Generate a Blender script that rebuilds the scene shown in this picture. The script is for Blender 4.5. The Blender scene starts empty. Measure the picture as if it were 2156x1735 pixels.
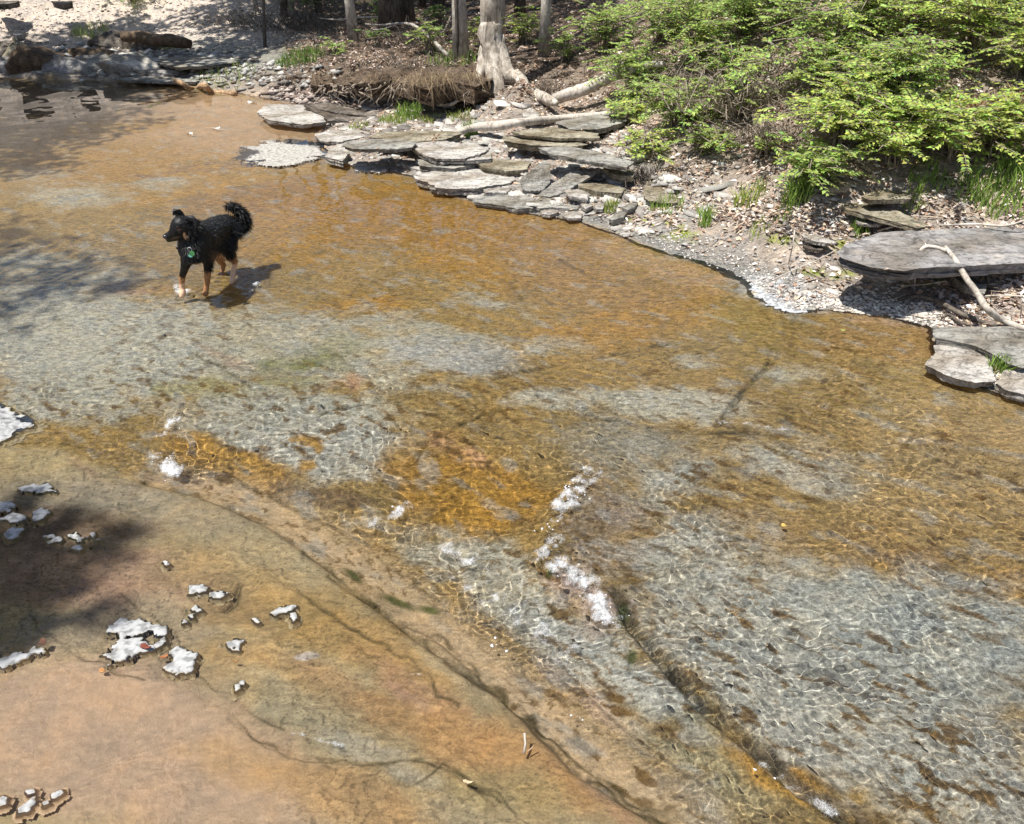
import bpy, bmesh, math, random
import numpy as np
from mathutils import Vector, Matrix
R = math.radians
rng = np.random.RandomState(7)
random.seed(7)
SC = bpy.context.scene
COL = SC.collection

# ------------------------------------------------------------------ camera, sky, sun, exposure
CAM_H, PITCH, F = 1.9, R(33.0), 1682.0            # F: focal length for a picture 2156 wide
CX, CY = 1078.0, 867.5
cam = bpy.data.objects.new('camera', bpy.data.cameras.new('camera')); COL.objects.link(cam); SC.camera = cam
cam.location = (0, 0, CAM_H); cam.rotation_euler = (R(90) - PITCH, 0, 0)
cam.data.sensor_fit = 'HORIZONTAL'; cam.data.angle = 2 * math.atan(CX / F)
cam.data.clip_start = .05; cam.data.clip_end = 500
world = bpy.data.worlds.new('World'); SC.world = world; world.use_nodes = True
wn = world.node_tree.nodes
SUNV = Vector((-.30, -.17, 1.0)).normalized()
sky = wn.new('ShaderNodeTexSky'); sky.sky_type = 'NISHITA'; sky.sun_disc = False
sky.sun_elevation = math.asin(SUNV.z); sky.sun_rotation = math.atan2(SUNV.x, SUNV.y)
world.node_tree.links.new(sky.outputs[0], wn['Background'].inputs[0])
wn['Background'].inputs[1].default_value = .075
sun = bpy.data.objects.new('sun', bpy.data.lights.new('sun', 'SUN')); COL.objects.link(sun)
sun.data.energy = 4.6; sun.data.angle = R(.53); sun.data.color = (1, .965, .90)
sun.rotation_euler = SUNV.to_track_quat('Z', 'Y').to_euler(); sun.location = (-3, -2, 12)
sun.data.cycles.is_caustics_light = True
vs = SC.view_settings; vs.view_transform = 'Standard'; vs.look = 'None'; vs.gamma = 1; vs.use_curve_mapping = False
vs.exposure = 0.76
SC.cycles.max_bounces = 8; SC.cycles.transparent_max_bounces = 8

# ------------------------------------------------------------------ coordinates
cp, sp = math.cos(PITCH), math.sin(PITCH)
def ray(px, py):
    u = (np.asarray(px, float) - CX) / F; v = -(np.asarray(py, float) - CY) / F
    return u, cp + v * sp, -sp + v * cp           # dx, dy, dz
def at(px, py, z=0.):
    dx, dy, dz = ray(px, py); t = (z - CAM_H) / dz
    return dx * t, dy * t
def at_y(px, py, Y):
    dx, dy, dz = ray(px, py); t = Y / dy
    return Vector((float(dx * t), float(Y), float(CAM_H + dz * t)))
def proj(X, Y, Z):
    Zc = Z - CAM_H
    d = np.maximum(Y * cp - Zc * sp, .05); v = Y * sp + Zc * cp
    return CX + F * X / d, CY - F * v / d
def R1(p): return (p[0] * .336, p[1] * .336)
def R2(p): return (517.4 + .4 * p[0], .4 * p[1])
def R3(p): return (1293.6 + .4 * p[0], .4 * p[1])
def R4(p): return (310.5 + .1442 * p[0], 405.3 + .1442 * p[1])
def R5(p): return (1293.6 + .4 * p[0], 362 + .4 * p[1])
def R6(p): return (.3679 * p[0], 828 + .3679 * p[1])
def R7(p): return (603.7 + .4535 * p[0], 948.6 + .4535 * p[1])
def R8(p): return (1293.6 + .5032 * p[0], 862.4 + .5032 * p[1])

# ------------------------------------------------------------------ noise
_perm = np.random.RandomState(3).permutation(512)
_perm = np.concatenate([_perm, _perm, _perm])
_ang = np.random.RandomState(4).rand(512) * 2 * np.pi
_gx, _gy = np.cos(_ang), np.sin(_ang)
def pn(x, y):
    xi = np.floor(x).astype(int); yi = np.floor(y).astype(int); xf = x - xi; yf = y - yi
    xi &= 511; yi &= 511
    u = xf * xf * xf * (xf * (xf * 6 - 15) + 10); v = yf * yf * yf * (yf * (yf * 6 - 15) + 10)
    def g(ix, iy, fx, fy):
        h = _perm[_perm[ix & 511] + (iy & 511)]
        return _gx[h] * fx + _gy[h] * fy
    a = g(xi, yi, xf, yf); b = g(xi + 1, yi, xf - 1, yf); c = g(xi, yi + 1, xf, yf - 1); d = g(xi + 1, yi + 1, xf - 1, yf - 1)
    return 1.5 * ((a + u * (b - a)) + v * ((c + u * (d - c)) - (a + u * (b - a))))
def fbm(x, y, o=4, g=.5):
    s = 0; a = 1; t = 0
    for k in range(o):
        s = s + a * pn(x * 2 ** k + 17.3 * k, y * 2 ** k + 9.1 * k); t += a; a *= g
    return s / t
def ss(x, a=0., b=1.):
    t = np.clip((x - a) / (b - a), 0, 1); return t * t * (3 - 2 * t)
def segdist(X, Y, P, closed=False):
    P = np.asarray(P, float); n = len(P); D = np.full(X.shape, 1e9)
    for i in range(n if closed else n - 1):
        a = P[i]; b = P[(i + 1) % n]; ab = b - a; L = max(ab @ ab, 1e-9)
        t = np.clip(((X - a[0]) * ab[0] + (Y - a[1]) * ab[1]) / L, 0, 1)
        D = np.minimum(D, (X - a[0] - t * ab[0]) ** 2 + (Y - a[1] - t * ab[1]) ** 2)
    return np.sqrt(D)
def inside(X, Y, P):
    P = np.asarray(P, float); n = len(P); c = np.zeros(X.shape, bool)
    for i in range(n):
        x1, y1 = P[i]; x2, y2 = P[(i + 1) % n]
        if y1 == y2: continue
        c ^= ((y1 > Y) != (y2 > Y)) & (X < (x2 - x1) * (Y - y1) / (y2 - y1) + x1)
    return c
def sdist(X, Y, P):          # positive inside
    d = segdist(X, Y, P, True); return np.where(inside(X, Y, P), d, -d)
def W2(pts, z=0.): return [tuple(float(q) for q in at(p[0], p[1], z)) for p in pts]

# ------------------------------------------------------------------ stream and terrain heights
SHORE = W2([(0, 163), (170, 168), (350, 176), (480, 192), (560, 207), (640, 222), (700, 246), (690, 262), (665, 285), (690, 320),
            (740, 345), (870, 372), (900, 400), (1000, 425), (1120, 450), (1220, 465), (1300, 492), (1400, 532), (1500, 566),
            (1590, 606), (1625, 640), (1680, 655), (1750, 650), (1850, 660), (1960, 690), (1975, 760), (2060, 815), (2156, 840), (2400, 860)])
WATER_POLY = [(-9.5, 10.6)] + SHORE + [(3.2, 1.5), (2.6, .2), (1.2, -.4), (-3.5, -.4), (-4.6, 1.2), (-5.2, 3.), (-6.8, 5.), (-9.5, 7.5)]
LOW_POLY = W2([(300, 1000), (345, 930), (520, 935), (640, 1015), (800, 1060), (820, 965), (960, 935), (1180, 960), (1240, 1000), (1185, 1060),
               (1150, 1160), (1285, 1285), (1345, 1385), (1500, 1520), (1700, 1650), (1850, 1735), (2050, 1950), (1650, 1950), (1430, 1735),
               (1210, 1600), (1050, 1440), (880, 1330), (715, 1200), (565, 1090), (420, 1030)])
CHAN = W2([(350, 990), (440, 1010), (560, 1060), (680, 1130), (820, 1220), (940, 1320), (1080, 1430), (1230, 1550), (1440, 1735), (1600, 1900)])
PLAT = W2([(-700, 960), (0, 930), (120, 930), (300, 1005), (420, 1030), (565, 1090), (715, 1200), (880, 1330), (1050, 1440), (1210, 1600), (1430, 1735), (1600, 1900), (1500, 2400), (-2500, 2400)])
CTRL = []   # (x, y, z)
def cz(px, py, z): x, y = at(px, py, z); CTRL.append((float(x), float(y), z))
def cy_(px, py, Y): v = at_y(px, py, Y); CTRL.append((v.x, v.y, v.z))
for x, y in SHORE: CTRL.append((x, y, .0))
for p in [(-9.5, 10.6), (3.2, 1.5), (2.6, .2), (1.2, -.4), (-3.5, -.4), (-4.6, 1.2), (-5.2, 3.), (-6.8, 5.), (-9.5, 7.5)]: CTRL.append((p[0], p[1], 0.))
for p in [(0, -2.5, .5), (-6, 0, .8), (5, -1, .8), (-9, 3, 1.5), (6, 2.5, 1.0), (-12, 7, 2.5), (-13, 11, 2.0), (0, -8, 1.5)]: CTRL.append(p)
for a in [(700, 215, 0.02), (850, 236, .02), (980, 240, .03), (1000, 222, .04), (860, 214, .02), (740, 206, .02), (660, 200, .02),
          (1060, 190, .3), (1100, 175, .42), (1060, 225, .07), (1180, 232, .10),
          (800, 262, .06), (1000, 258, .08), (1200, 250, .14), (1000, 330, .07), (1200, 300, .14), (1330, 262, .25), (1200, 400, .07),
          (1350, 400, .12), (1430, 340, .28), (1300, 462, .03), (1500, 410, .17), (1500, 490, .07), (1600, 420, .25), (1600, 540, .05),
          (1700, 450, .27), (1700, 600, .03), (1850, 470, .24), (1800, 590, .04), (1900, 600, .06), (2020, 500, .24), (2156, 590, .16),
          (2156, 690, .06), (2000, 650, .03), (2080, 740, .04), (2156, 760, .05),
          (100, 150, .08), (300, 150, .10), (450, 165, .08), (560, 170, .10), (300, 118, .22), (450, 110, .2), (600, 110, .28)]: cz(*a)
for a in [(1800, 380, 4.85), (1800, 250, 5.35), (1800, 60, 6.6), (2100, 300, 5.1), (2100, 420, 4.65), (2100, 60, 6.5), (2450, 60, 6.2), (2450, 400, 4.4),
          (1500, 250, 6.2), (1500, 100, 7.6), (1300, 100, 8.9), (1500, 10, 8.4), (860, 100, 10.3), (860, 10, 13.4), (1150, 100, 10.2), (1200, 10, 12),
          (50, 60, 12.0), (-300, 60, 11.6), (300, 10, 12.9), (100, 5, 12.8), (550, 40, 12.4), (300, 85, 11.9)]: cy_(*a)
for a in [(600, 160, 9.6), (660, 152, 9.35), (740, 149, 9.3), (860, 148, 9.25), (940, 145, 9.2), (1000, 140, 9.1), (900, 120, 9.9), (700, 120, 10.1)]: cy_(*a)
for p in [(-8, 16, 3.6), (-2.5, 17, 2.6), (-14, 20, 7), (2, 20, 1.5), (6, 15, 2.6), (5, 9, 2.3), (9, 8, 4), (0, 30, 2.2), (12, 25, 5), (-20, 40, 12), (0, 60, 4),
          (40, 60, 8), (-50, 60, 14), (60, 0, 9), (-60, 0, 12), (0, -50, 5)]: CTRL.append(p)
CTRL = np.array(CTRL)
def _solve():
    P = CTRL[:, :2]; n = len(P)
    D = np.sqrt(((P[:, None] - P[None]) ** 2).sum(-1) + .02 ** 2)
    A = np.zeros((n + 3, n + 3)); A[:n, :n] = D + np.eye(n) * 1e-6
    A[:n, n] = 1; A[:n, n + 1:] = P; A[n, :n] = 1; A[n + 1:, :n] = P.T
    return np.linalg.solve(A, np.concatenate([CTRL[:, 2], [0, 0, 0]]))
_cf = _solve()
def rbf(X, Y):
    Z = _cf[-3] + _cf[-2] * X + _cf[-1] * Y
    for i in range(len(CTRL)):
        Z = Z + _cf[i] * np.sqrt((X - CTRL[i, 0]) ** 2 + (Y - CTRL[i, 1]) ** 2 + .0004)
    return Z
def ell(px, py, e, soft=.35):
    cx, cy, rx, ry, rot = e
    c, s = math.cos(R(rot)), math.sin(R(rot)); dx = px - cx; dy = py - cy
    r = np.sqrt(((dx * c + dy * s) / rx) ** 2 + ((-dx * s + dy * c) / ry) ** 2)
    return ss(1 + soft - r, 0, 2 * soft)
def shale(X, Y):
    a = R(-34); u = X * math.cos(a) + Y * math.sin(a); v = -X * math.sin(a) + Y * math.cos(a)
    u = u + .05 * pn(X * 14, Y * 14) + .008 * pn(X * 37, Y * 37); v = v + .03 * pn(X * 12 + 7, Y * 12) + .006 * pn(X * 37 + 9, Y * 37)
    return fbm(u * 2.6, v * 6.0, 4, .55) * 7
def water_level(X, Y):
    sd = sdist(X, Y, LOW_POLY)
    w = -.036 * ss(sd, -.07, .27)
    w = w + .010 * pn(X * 1.3 + 3, Y * 1.3) * ss(-sd, -.1, .3)
    return w
FOAMPATCH = (590, 322, 95, 26, 0)
def ground_h(X, Y, full=True):
    X = np.asarray(X, float); Y = np.asarray(Y, float)
    dw = sdist(X, Y, WATER_POLY); dw = dw + (.05 * fbm(X * 4, Y * 4, 4) + .018 * fbm(X * 19, Y * 19, 2)) * ss(-np.abs(dw), -.25, -.0); sl = sdist(X, Y, LOW_POLY); pl = sdist(X, Y, PLAT)
    W = water_level(X, Y)
    px, py = proj(X, Y, 0 * X)
    depth = .036 + .016 * fbm(X * 1.6, Y * 1.6, 3)
    depth = depth + .022 * ss(sl, -.12, .12) + .004 * ell(px, py, (670, 1050, 95, 24, 8))       # low pool, dark slab in it
    depth = depth + .05 * ell(px, py, (420, 300, 420, 90, 0)) * ss(Y, 4, 6)
    cd = segdist(X, Y, CHAN); depth = depth + .028 * np.exp(-(cd / .09) ** 2)
    platm = ss(pl, -.05, .10); depth = np.maximum(depth, .030)
    pt = .026 + .010 * fbm(X * 2.2 + 5, Y * 2.2, 3) + .008 * ell(px, py, (200, 1640, 300, 170, 0)) + .01 * ell(px, py, (870, 1500, 260, 60, 30))
    depth = depth * (1 - platm) + np.maximum(pt, .018) * platm
    depth = depth - .050 * ell(px, py, FOAMPATCH) * (1 + .9 * fbm(X * 9, Y * 16, 3))
    depth = depth - .046 * ell(px, py, (1650, 622, 85, 26, 12))
    depth = np.maximum(depth, -.02) 
    bed = W - depth * ss(dw, -.012, .06) - .004 * ss(dw, -.01, .02)
    bed = bed + .006 * fbm(X * 7, Y * 7, 3) * ss(dw, 0, .2) * (1 - .7 * platm)
    # faults and cracks
    for ln, wd, dp in CRACKS_W:
        bed = bed - dp * np.exp(-(segdist(X, Y, ln) / wd) ** 2)
    # flaky shale terraces
    tn = shale(X, Y)
    fr = tn - np.floor(tn); terr = (np.floor(tn) + ss(fr, .84, 1.)) / 6.5
    terr = np.clip(terr, -.5, .5)
    bed = bed + .026 * (1 - .8 * ss(sl, -.15, .05)) * terr * (.5 + .5 * platm) * ss(dw, .02, .25) * (1 - .8 * ell(px, py, (230, 1600, 420, 190, 10), .3))
    land = rbf(X, Y)
    rough = .035 * fbm(X * 2.5, Y * 2.5, 5, .6) + .014 * fbm(X * 14, Y * 14, 3)
    land = land + rough * ss(-dw, .0, .5)
    m = ss(dw, -.03, .03)
    return land * (1 - m) + bed * m
CRACKS = [([(1625, 755), (1580, 800), (1540, 850), (1510, 890)], .012, .03),
          ([(640, 872), (700, 860), (760, 845), (880, 822)], .010, .02),
          ([(400, 735), (470, 765), (530, 805)], .010, .015),
          ([(860, 960), (900, 925), (960, 890), (1050, 850)], .010, .02),
          ([(1300, 1235), (1330, 1300), (1390, 1370), (1480, 1465), (1560, 1530), (1700, 1640), (1850, 1740)], .018, .05),
          ([(690, 1200), (750, 1240), (830, 1285), (910, 1310), (1010, 1400), (1150, 1520)], .010, .02),
          ([(503, 1222), (494, 1240), (490, 1262), (470, 1275)], .007, .03),
          ([(940, 1380), (1000, 1420), (1120, 1490), (1200, 1560), (1300, 1640), (1400, 1700)], .010, .015),
          ([(480, 1500), (560, 1560), (640, 1590), (800, 1600), (900, 1590), (960, 1620), (1080, 1690)], .005, .008),
          ([(1040, 790), (1200, 752), (1420, 715)], .012, .02), ([(1230, 860), (1400, 900), (1600, 905)], .012, .012),
          ([(1180, 540), (1250, 580), (1330, 590)], .012, .012)]
CRACKS += [([(300, 1002), (420, 1032), (565, 1092), (640, 1145), (715, 1202), (880, 1332), (965, 1385), (1050, 1442), (1130, 1520), (1210, 1602), (1320, 1670), (1430, 1737)], .011, .022),
           ([(560, 1195), (700, 1290), (860, 1380), (960, 1480)], .006, .008), ([(860, 1640), (930, 1590), (1040, 1680)], .006, .008), ([(250, 1240), (340, 1300), (420, 1420), (600, 1530)], .004, .006), ([(60, 1290), (160, 1370), (300, 1420)], .004, .006)]
CRACKS_W = [(W2(l), w, d) for l, w, d in CRACKS]
def hit(px, py):
    """point where the line of sight through a spot of the photograph meets the ground"""
    dx, dy, dz = ray(px, py); t = np.linspace(1.5, 22, 900)
    X, Y, Z = dx * t, dy * t, CAM_H + dz * t
    h = ground_h(X, Y); k = int(np.argmax(Z < h)) if (Z < h).any() else -1
    return Vector((float(X[k]), float(Y[k]), float(h[k])))

# ------------------------------------------------------------------ materials
def mat(name):
    m = bpy.data.materials.new(name); m.use_nodes = True
    return m, m.node_tree, m.node_tree.nodes, m.node_tree.links, m.node_tree.nodes['Principled BSDF']
def N(nt, typ, **k):
    n = nt.nodes.new(typ)
    for a, b in k.items():
        if hasattr(n, a): setattr(n, a, b)
        else: n.inputs[a].default_value = b
    return n
def noise(nt, co, scale, detail=4, rough=.6, dist=0.):
    n = N(nt, 'ShaderNodeTexNoise'); n.inputs['Scale'].default_value = scale; n.inputs['Detail'].default_value = detail
    n.inputs['Roughness'].default_value = rough; n.inputs['Distortion'].default_value = dist
    nt.links.new(co, n.inputs['Vector']); return n
def ramp(nt, fac, stops):
    r = N(nt, 'ShaderNodeValToRGB'); nt.links.new(fac, r.inputs[0]); e = r.color_ramp.elements
    while len(e) > 1: e.remove(e[-1])
    e[0].position = stops[0][0]; e[0].color = tuple(stops[0][1]) + (1,)
    for p, c in stops[1:]: q = e.new(p); q.color = tuple(c) + (1,)
    return r
def g3(v): return (v, v, v)
def mul(nt, a, b, fac=1., mode='MULTIPLY'):
    m = N(nt, 'ShaderNodeMix', data_type='RGBA', blend_type=mode); m.inputs[0].default_value = fac
    nt.links.new(a, m.inputs[6]); nt.links.new(b, m.inputs[7]); return m.outputs[2]
def coord(nt, scale=(1, 1, 1), rot=(0, 0, 0), which='Object'):
    t = N(nt, 'ShaderNodeTexCoord'); mp = N(nt, 'ShaderNodeMapping'); mp.inputs['Scale'].default_value = scale; mp.inputs['Rotation'].default_value = rot
    nt.links.new(t.outputs[which], mp.inputs[0]); return mp.outputs[0]
def bump(nt, h, strength, dist, bsdf):
    b = N(nt, 'ShaderNodeBump'); b.inputs['Strength'].default_value = strength; b.inputs['Distance'].default_value = dist
    nt.links.new(h, b.inputs['Height']); nt.links.new(b.outputs[0], bsdf.inputs['Normal'])

def ground_material():
    m, nt, n, l, b = mat('bedrock_and_soil')
    at_ = N(nt, 'ShaderNodeAttribute', attribute_name='tint'); mk = N(nt, 'ShaderNodeAttribute', attribute_name='grain')
    co = coord(nt); cf = coord(nt, (1, 2.2, 1), (0, 0, R(38)))
    n1 = noise(nt, cf, 26, 6, .65, .8); n2 = noise(nt, co, 130, 4, .75); n3 = noise(nt, co, 7, 4, .6, .5)
    r1 = ramp(nt, n1.outputs[0], [(.30, g3(.30)), (.44, g3(.74)), (.54, g3(1.03)), (.70, g3(1.45))])
    r2 = ramp(nt, n2.outputs[0], [(.32, g3(.50)), (.5, g3(1.)), (.68, g3(1.45))])
    r3 = ramp(nt, n3.outputs[0], [(.3, (.82, .86, .90)), (.5, g3(1.)), (.7, (1.14, 1.08, .98))])
    c = mul(nt, at_.outputs[0], r3.outputs[0]); 
    mx = N(nt, 'ShaderNodeMix', data_type='RGBA'); l.new(mk.outputs[2], mx.inputs[0]); mx.inputs[6].default_value = (1, 1, 1, 1)
    d = mul(nt, r1.outputs[0], r2.outputs[0]); l.new(d, mx.inputs[7])
    c = mul(nt, c, mx.outputs[2]); l.new(c, b.inputs['Base Color'])
    b.inputs['Roughness'].default_value = .8; b.inputs['Specular IOR Level'].default_value = .2
    ad = N(nt, 'ShaderNodeMath', operation='ADD'); l.new(n1.outputs[0], ad.inputs[0]); l.new(n2.outputs[0], ad.inputs[1])
    bump(nt, ad.outputs[0], .7, .012, b)
    return m
def water_material():
    m, nt, n, l, b = mat('clear_stream_water')
    b.inputs['Base Color'].default_value = (1, 1, 1, 1); b.inputs['Transmission Weight'].default_value = 1
    b.inputs['IOR'].default_value = 1.33; b.inputs['Roughness'].default_value = 0
    return m
def slate_material(name, c0, c1, c2, wet=.0, sc=1.):
    m, nt, n, l, b = mat(name)
    co = coord(nt, (1, 1, 1)); cs = coord(nt, (1, 1.6, 9))
    n1 = noise(nt, co, 9 * sc, 6, .65, .6); n2 = noise(nt, co, 70 * sc, 5, .7); n3 = noise(nt, cs, 14, 4, .6)
    r = ramp(nt, n1.outputs[0], [(.28, c0), (.5, c1), (.72, c2)])
    r2 = ramp(nt, n2.outputs[0], [(.3, g3(.68)), (.5, g3(1)), (.7, g3(1.22))])
    r3 = ramp(nt, n3.outputs[0], [(.34, g3(.55)), (.48, g3(1)), (.7, g3(1.1))])
    n4 = noise(nt, coord(nt, (1, 2.2, 1), (0, 0, .5)), 7 * sc, 5, .55, .9); r4 = ramp(nt, n4.outputs[0], [(.470, g3(1)), (.497, g3(.34)), (.505, g3(.34)), (.525, g3(1)), (.62, g3(1)), (.66, (1.25, 1.2, 1.1))])
    n5 = noise(nt, co, 3.2 * sc, 3, .6); r5 = ramp(nt, n5.outputs[0], [(.38, (.72, .66, .58)), (.56, g3(1.02))])
    c = mul(nt, r.outputs[0], r2.outputs[0]); c = mul(nt, c, r3.outputs[0]); c = mul(nt, c, r4.outputs[0], .8); c = mul(nt, c, r5.outputs[0]); l.new(c, b.inputs['Base Color'])
    b.inputs['Roughness'].default_value = .85 - .45 * wet; b.inputs['Specular IOR Level'].default_value = .25
    ad = N(nt, 'ShaderNodeMath', operation='ADD'); l.new(n1.outputs[0], ad.inputs[0]); l.new(n2.outputs[0], ad.inputs[1])
    bump(nt, ad.outputs[0], .8, .012, b)
    return m
def attr_material(name, rough=.8, transl=0., jitter=.3, scale=60, spec=.2):
    """colour per piece from the 'tint' attribute, grain from noise, optional light through the leaf"""
    m, nt, n, l, b = mat(name)
    a = N(nt, 'ShaderNodeAttribute', attribute_name='tint'); co = coord(nt); nz = noise(nt, co, scale, 3, .6)
    r = ramp(nt, nz.outputs[0], [(.3, g3(1 - jitter)), (.7, g3(1 + jitter))]); c = mul(nt, a.outputs[0], r.outputs[0])
    l.new(c, b.inputs['Base Color']); b.inputs['Roughness'].default_value = rough; b.inputs['Specular IOR Level'].default_value = spec
    if transl:
        t = N(nt, 'ShaderNodeBsdfTranslucent'); br = mul(nt, c, c, 0); l.new(br, t.inputs[0])
        mx = N(nt, 'ShaderNodeMixShader'); mx.inputs[0].default_value = transl; l.new(b.outputs[0], mx.inputs[1]); l.new(t.outputs[0], mx.inputs[2])
        l.new(mx.outputs[0], n['Material Output'].inputs[0])
    return m
def bark_material(name, c0, c1, c2, sc=1.):
    m, nt, n, l, b = mat(name)
    co = coord(nt, (1, 1, .35)); c3 = coord(nt)
    n1 = noise(nt, co, 22 * sc, 5, .65, 1.2); n2 = noise(nt, c3, 6, 3, .6, .5)
    r = ramp(nt, n1.outputs[0], [(.3, c0), (.5, c1), (.68, c2)]); r2 = ramp(nt, n2.outputs[0], [(.3, g3(.6)), (.55, g3(1.1))])
    c = mul(nt, r.outputs[0], r2.outputs[0]); l.new(c, b.inputs['Base Color']); b.inputs['Roughness'].default_value = .9
    bump(nt, n1.outputs[0], .8, .01, b); return m
M = {}
M['ground'] = ground_material(); M['water'] = water_material()
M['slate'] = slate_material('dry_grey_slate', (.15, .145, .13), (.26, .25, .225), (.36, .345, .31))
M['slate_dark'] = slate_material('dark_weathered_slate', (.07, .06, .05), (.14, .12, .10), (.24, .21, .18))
M['slate_big'] = slate_material('smooth_grey_slate', (.17, .165, .16), (.25, .24, .235), (.33, .31, .30), sc=.7)
M['slate_brown'] = slate_material('brown_slate', (.14, .12, .08), (.25, .22, .16), (.36, .33, .26))
M['slate_pale'] = slate_material('pale_dry_slate', (.26, .235, .21), (.40, .375, .34), (.52, .49, .45))
M['white_rock'] = slate_material('bleached_dry_crust', (.42, .42, .42), (.66, .66, .67), (.80, .80, .80), sc=2.)
M['soil'] = slate_material('dark_bank_soil', (.05, .035, .025), (.12, .085, .06), (.22, .17, .12), sc=2.)
M['boulder_brown'] = slate_material('brown_wet_boulder', (.05, .035, .025), (.11, .075, .045), (.20, .14, .09), wet=.3)
M['leaf'] = attr_material('spring_leaf', .55, .42, .15, 40, .3)
M['litter'] = attr_material('dead_leaf', .85, .15, .3, 120)
M['stone'] = attr_material('gravel_stone', .7, 0, .3, 90)
M['crust_'] = attr_material('bleached_bedrock', .85, 0, .16, 45)
M['grass'] = attr_material('grass_blade', .6, .3, .15, 30)
M['fur'] = attr_material('dog_fur', .5, 0, .25, 90, .3)
M['bark_pale'] = bark_material('pale_beech_bark', (.16, .14, .12), (.38, .34, .29), (.58, .54, .48))
M['bark_syc'] = bark_material('mottled_sycamore_bark', (.07, .055, .045), (.36, .31, .25), (.62, .57, .50), .8)
M['bark_dark'] = bark_material('dark_bark', (.03, .025, .02), (.09, .075, .06), (.18, .15, .12))
M['twig'] = bark_material('dry_twig', (.12, .09, .07), (.25, .20, .15), (.42, .36, .30), 2.)
M['driftwood'] = bark_material('bleached_driftwood', (.22, .19, .16), (.44, .39, .33), (.60, .55, .48), .8)
M['orangewood'] = bark_material('fresh_orange_wood', (.16, .08, .04), (.38, .24, .13), (.55, .40, .25), 1.2)
def foam_material():
    m, nt, n, l, b = mat('white_foam')
    b.inputs['Base Color'].default_value = (.86, .87, .88, 1); b.inputs['Roughness'].default_value = .25
    b.inputs['Transmission Weight'].default_value = .35; b.inputs['IOR'].default_value = 1.2
    return m
M['foam'] = foam_material()
def froth_material():
    m, nt, n, l, b = mat('thin_froth')
    a = N(nt, 'ShaderNodeAttribute', attribute_name='grain'); co = coord(nt, (1, 1.0, 1), (0, 0, R(38))); n1 = noise(nt, co, 55, 5, .7, .6); n2 = noise(nt, co, 240, 3, .6)
    s1 = N(nt, 'ShaderNodeMath', operation='ADD'); l.new(n1.outputs[0], s1.inputs[0]); s2_ = N(nt, 'ShaderNodeMath', operation='MULTIPLY_ADD'); l.new(n2.outputs[0], s2_.inputs[0]); s2_.inputs[1].default_value = .6; s2_.inputs[2].default_value = -.30; l.new(s2_.outputs[0], s1.inputs[1])
    s3_ = N(nt, 'ShaderNodeMath', operation='ADD'); l.new(s1.outputs[0], s3_.inputs[0]); l.new(a.outputs[2], s3_.inputs[1])
    r = ramp(nt, s3_.outputs[0], [(.86, g3(0)), (1.0, g3(.35))]); r.color_ramp.elements.new(.999).color = (.45, .45, .45, 1)
    mr = N(nt, 'ShaderNodeMapRange'); l.new(s3_.outputs[0], mr.inputs[0]); mr.inputs[1].default_value = .92; mr.inputs[2].default_value = 1.42; mr.inputs[3].default_value = 0; mr.inputs[4].default_value = .9
    b.inputs['Base Color'].default_value = (.70, .71, .72, 1); b.inputs['Roughness'].default_value = .15; bump(nt, s1.outputs[0], 1., .01, b)
    t = N(nt, 'ShaderNodeBsdfTransparent'); mx = N(nt, 'ShaderNodeMixShader'); l.new(mr.outputs[0], mx.inputs[0]); l.new(t.outputs[0], mx.inputs[1]); l.new(b.outputs[0], mx.inputs[2]); l.new(mx.outputs[0], n['Material Output'].inputs[0])
    return m
M['froth'] = froth_material()
M['crust'] = None

# ------------------------------------------------------------------ mesh helpers
def np_mesh(name, V, Fc, k, smooth=True, tint=None, grain=None):
    me = bpy.data.meshes.new(name); V = np.asarray(V, np.float32); Fc = np.asarray(Fc, np.int32)
    me.vertices.add(len(V)); me.vertices.foreach_set('co', V.ravel()); me.loops.add(Fc.size)
    me.loops.foreach_set('vertex_index', Fc.ravel()); me.polygons.add(len(Fc))
    me.polygons.foreach_set('loop_start', np.arange(0, Fc.size, k, dtype=np.int32))
    if smooth: me.polygons.foreach_set('use_smooth', np.ones(len(Fc), bool))
    me.update(calc_edges=True)
    if tint is not None:
        a = me.color_attributes.new('tint', 'FLOAT_COLOR', 'POINT')
        a.data.foreach_set('color', np.concatenate([tint, np.ones((len(V), 1))], 1).astype(np.float32).ravel())
    if grain is not None:
        a = me.attributes.new('grain', 'FLOAT', 'POINT'); a.data.foreach_set('value', grain.astype(np.float32))
    return me
def link(name, me, material, parent=None):
    o = bpy.data.objects.new(name, me); COL.objects.link(o)
    if material is not None: me.materials.append(material)
    if parent is not None: o.parent = parent
    return o
def tag(o, label=None, cat=None, group=None, kind=None):
    if label: o['label'] = label
    if cat: o['category'] = cat
    if group: o['group'] = group
    if kind: o['kind'] = kind
    return o
def empty(name, loc, label, cat, group=None):
    o = bpy.data.objects.new(name, None); COL.objects.link(o); o.location = loc; o.empty_display_size = .05
    return tag(o, label, cat, group)
def rcv(o): o.cycles.is_caustics_receiver = True; return o
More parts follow.
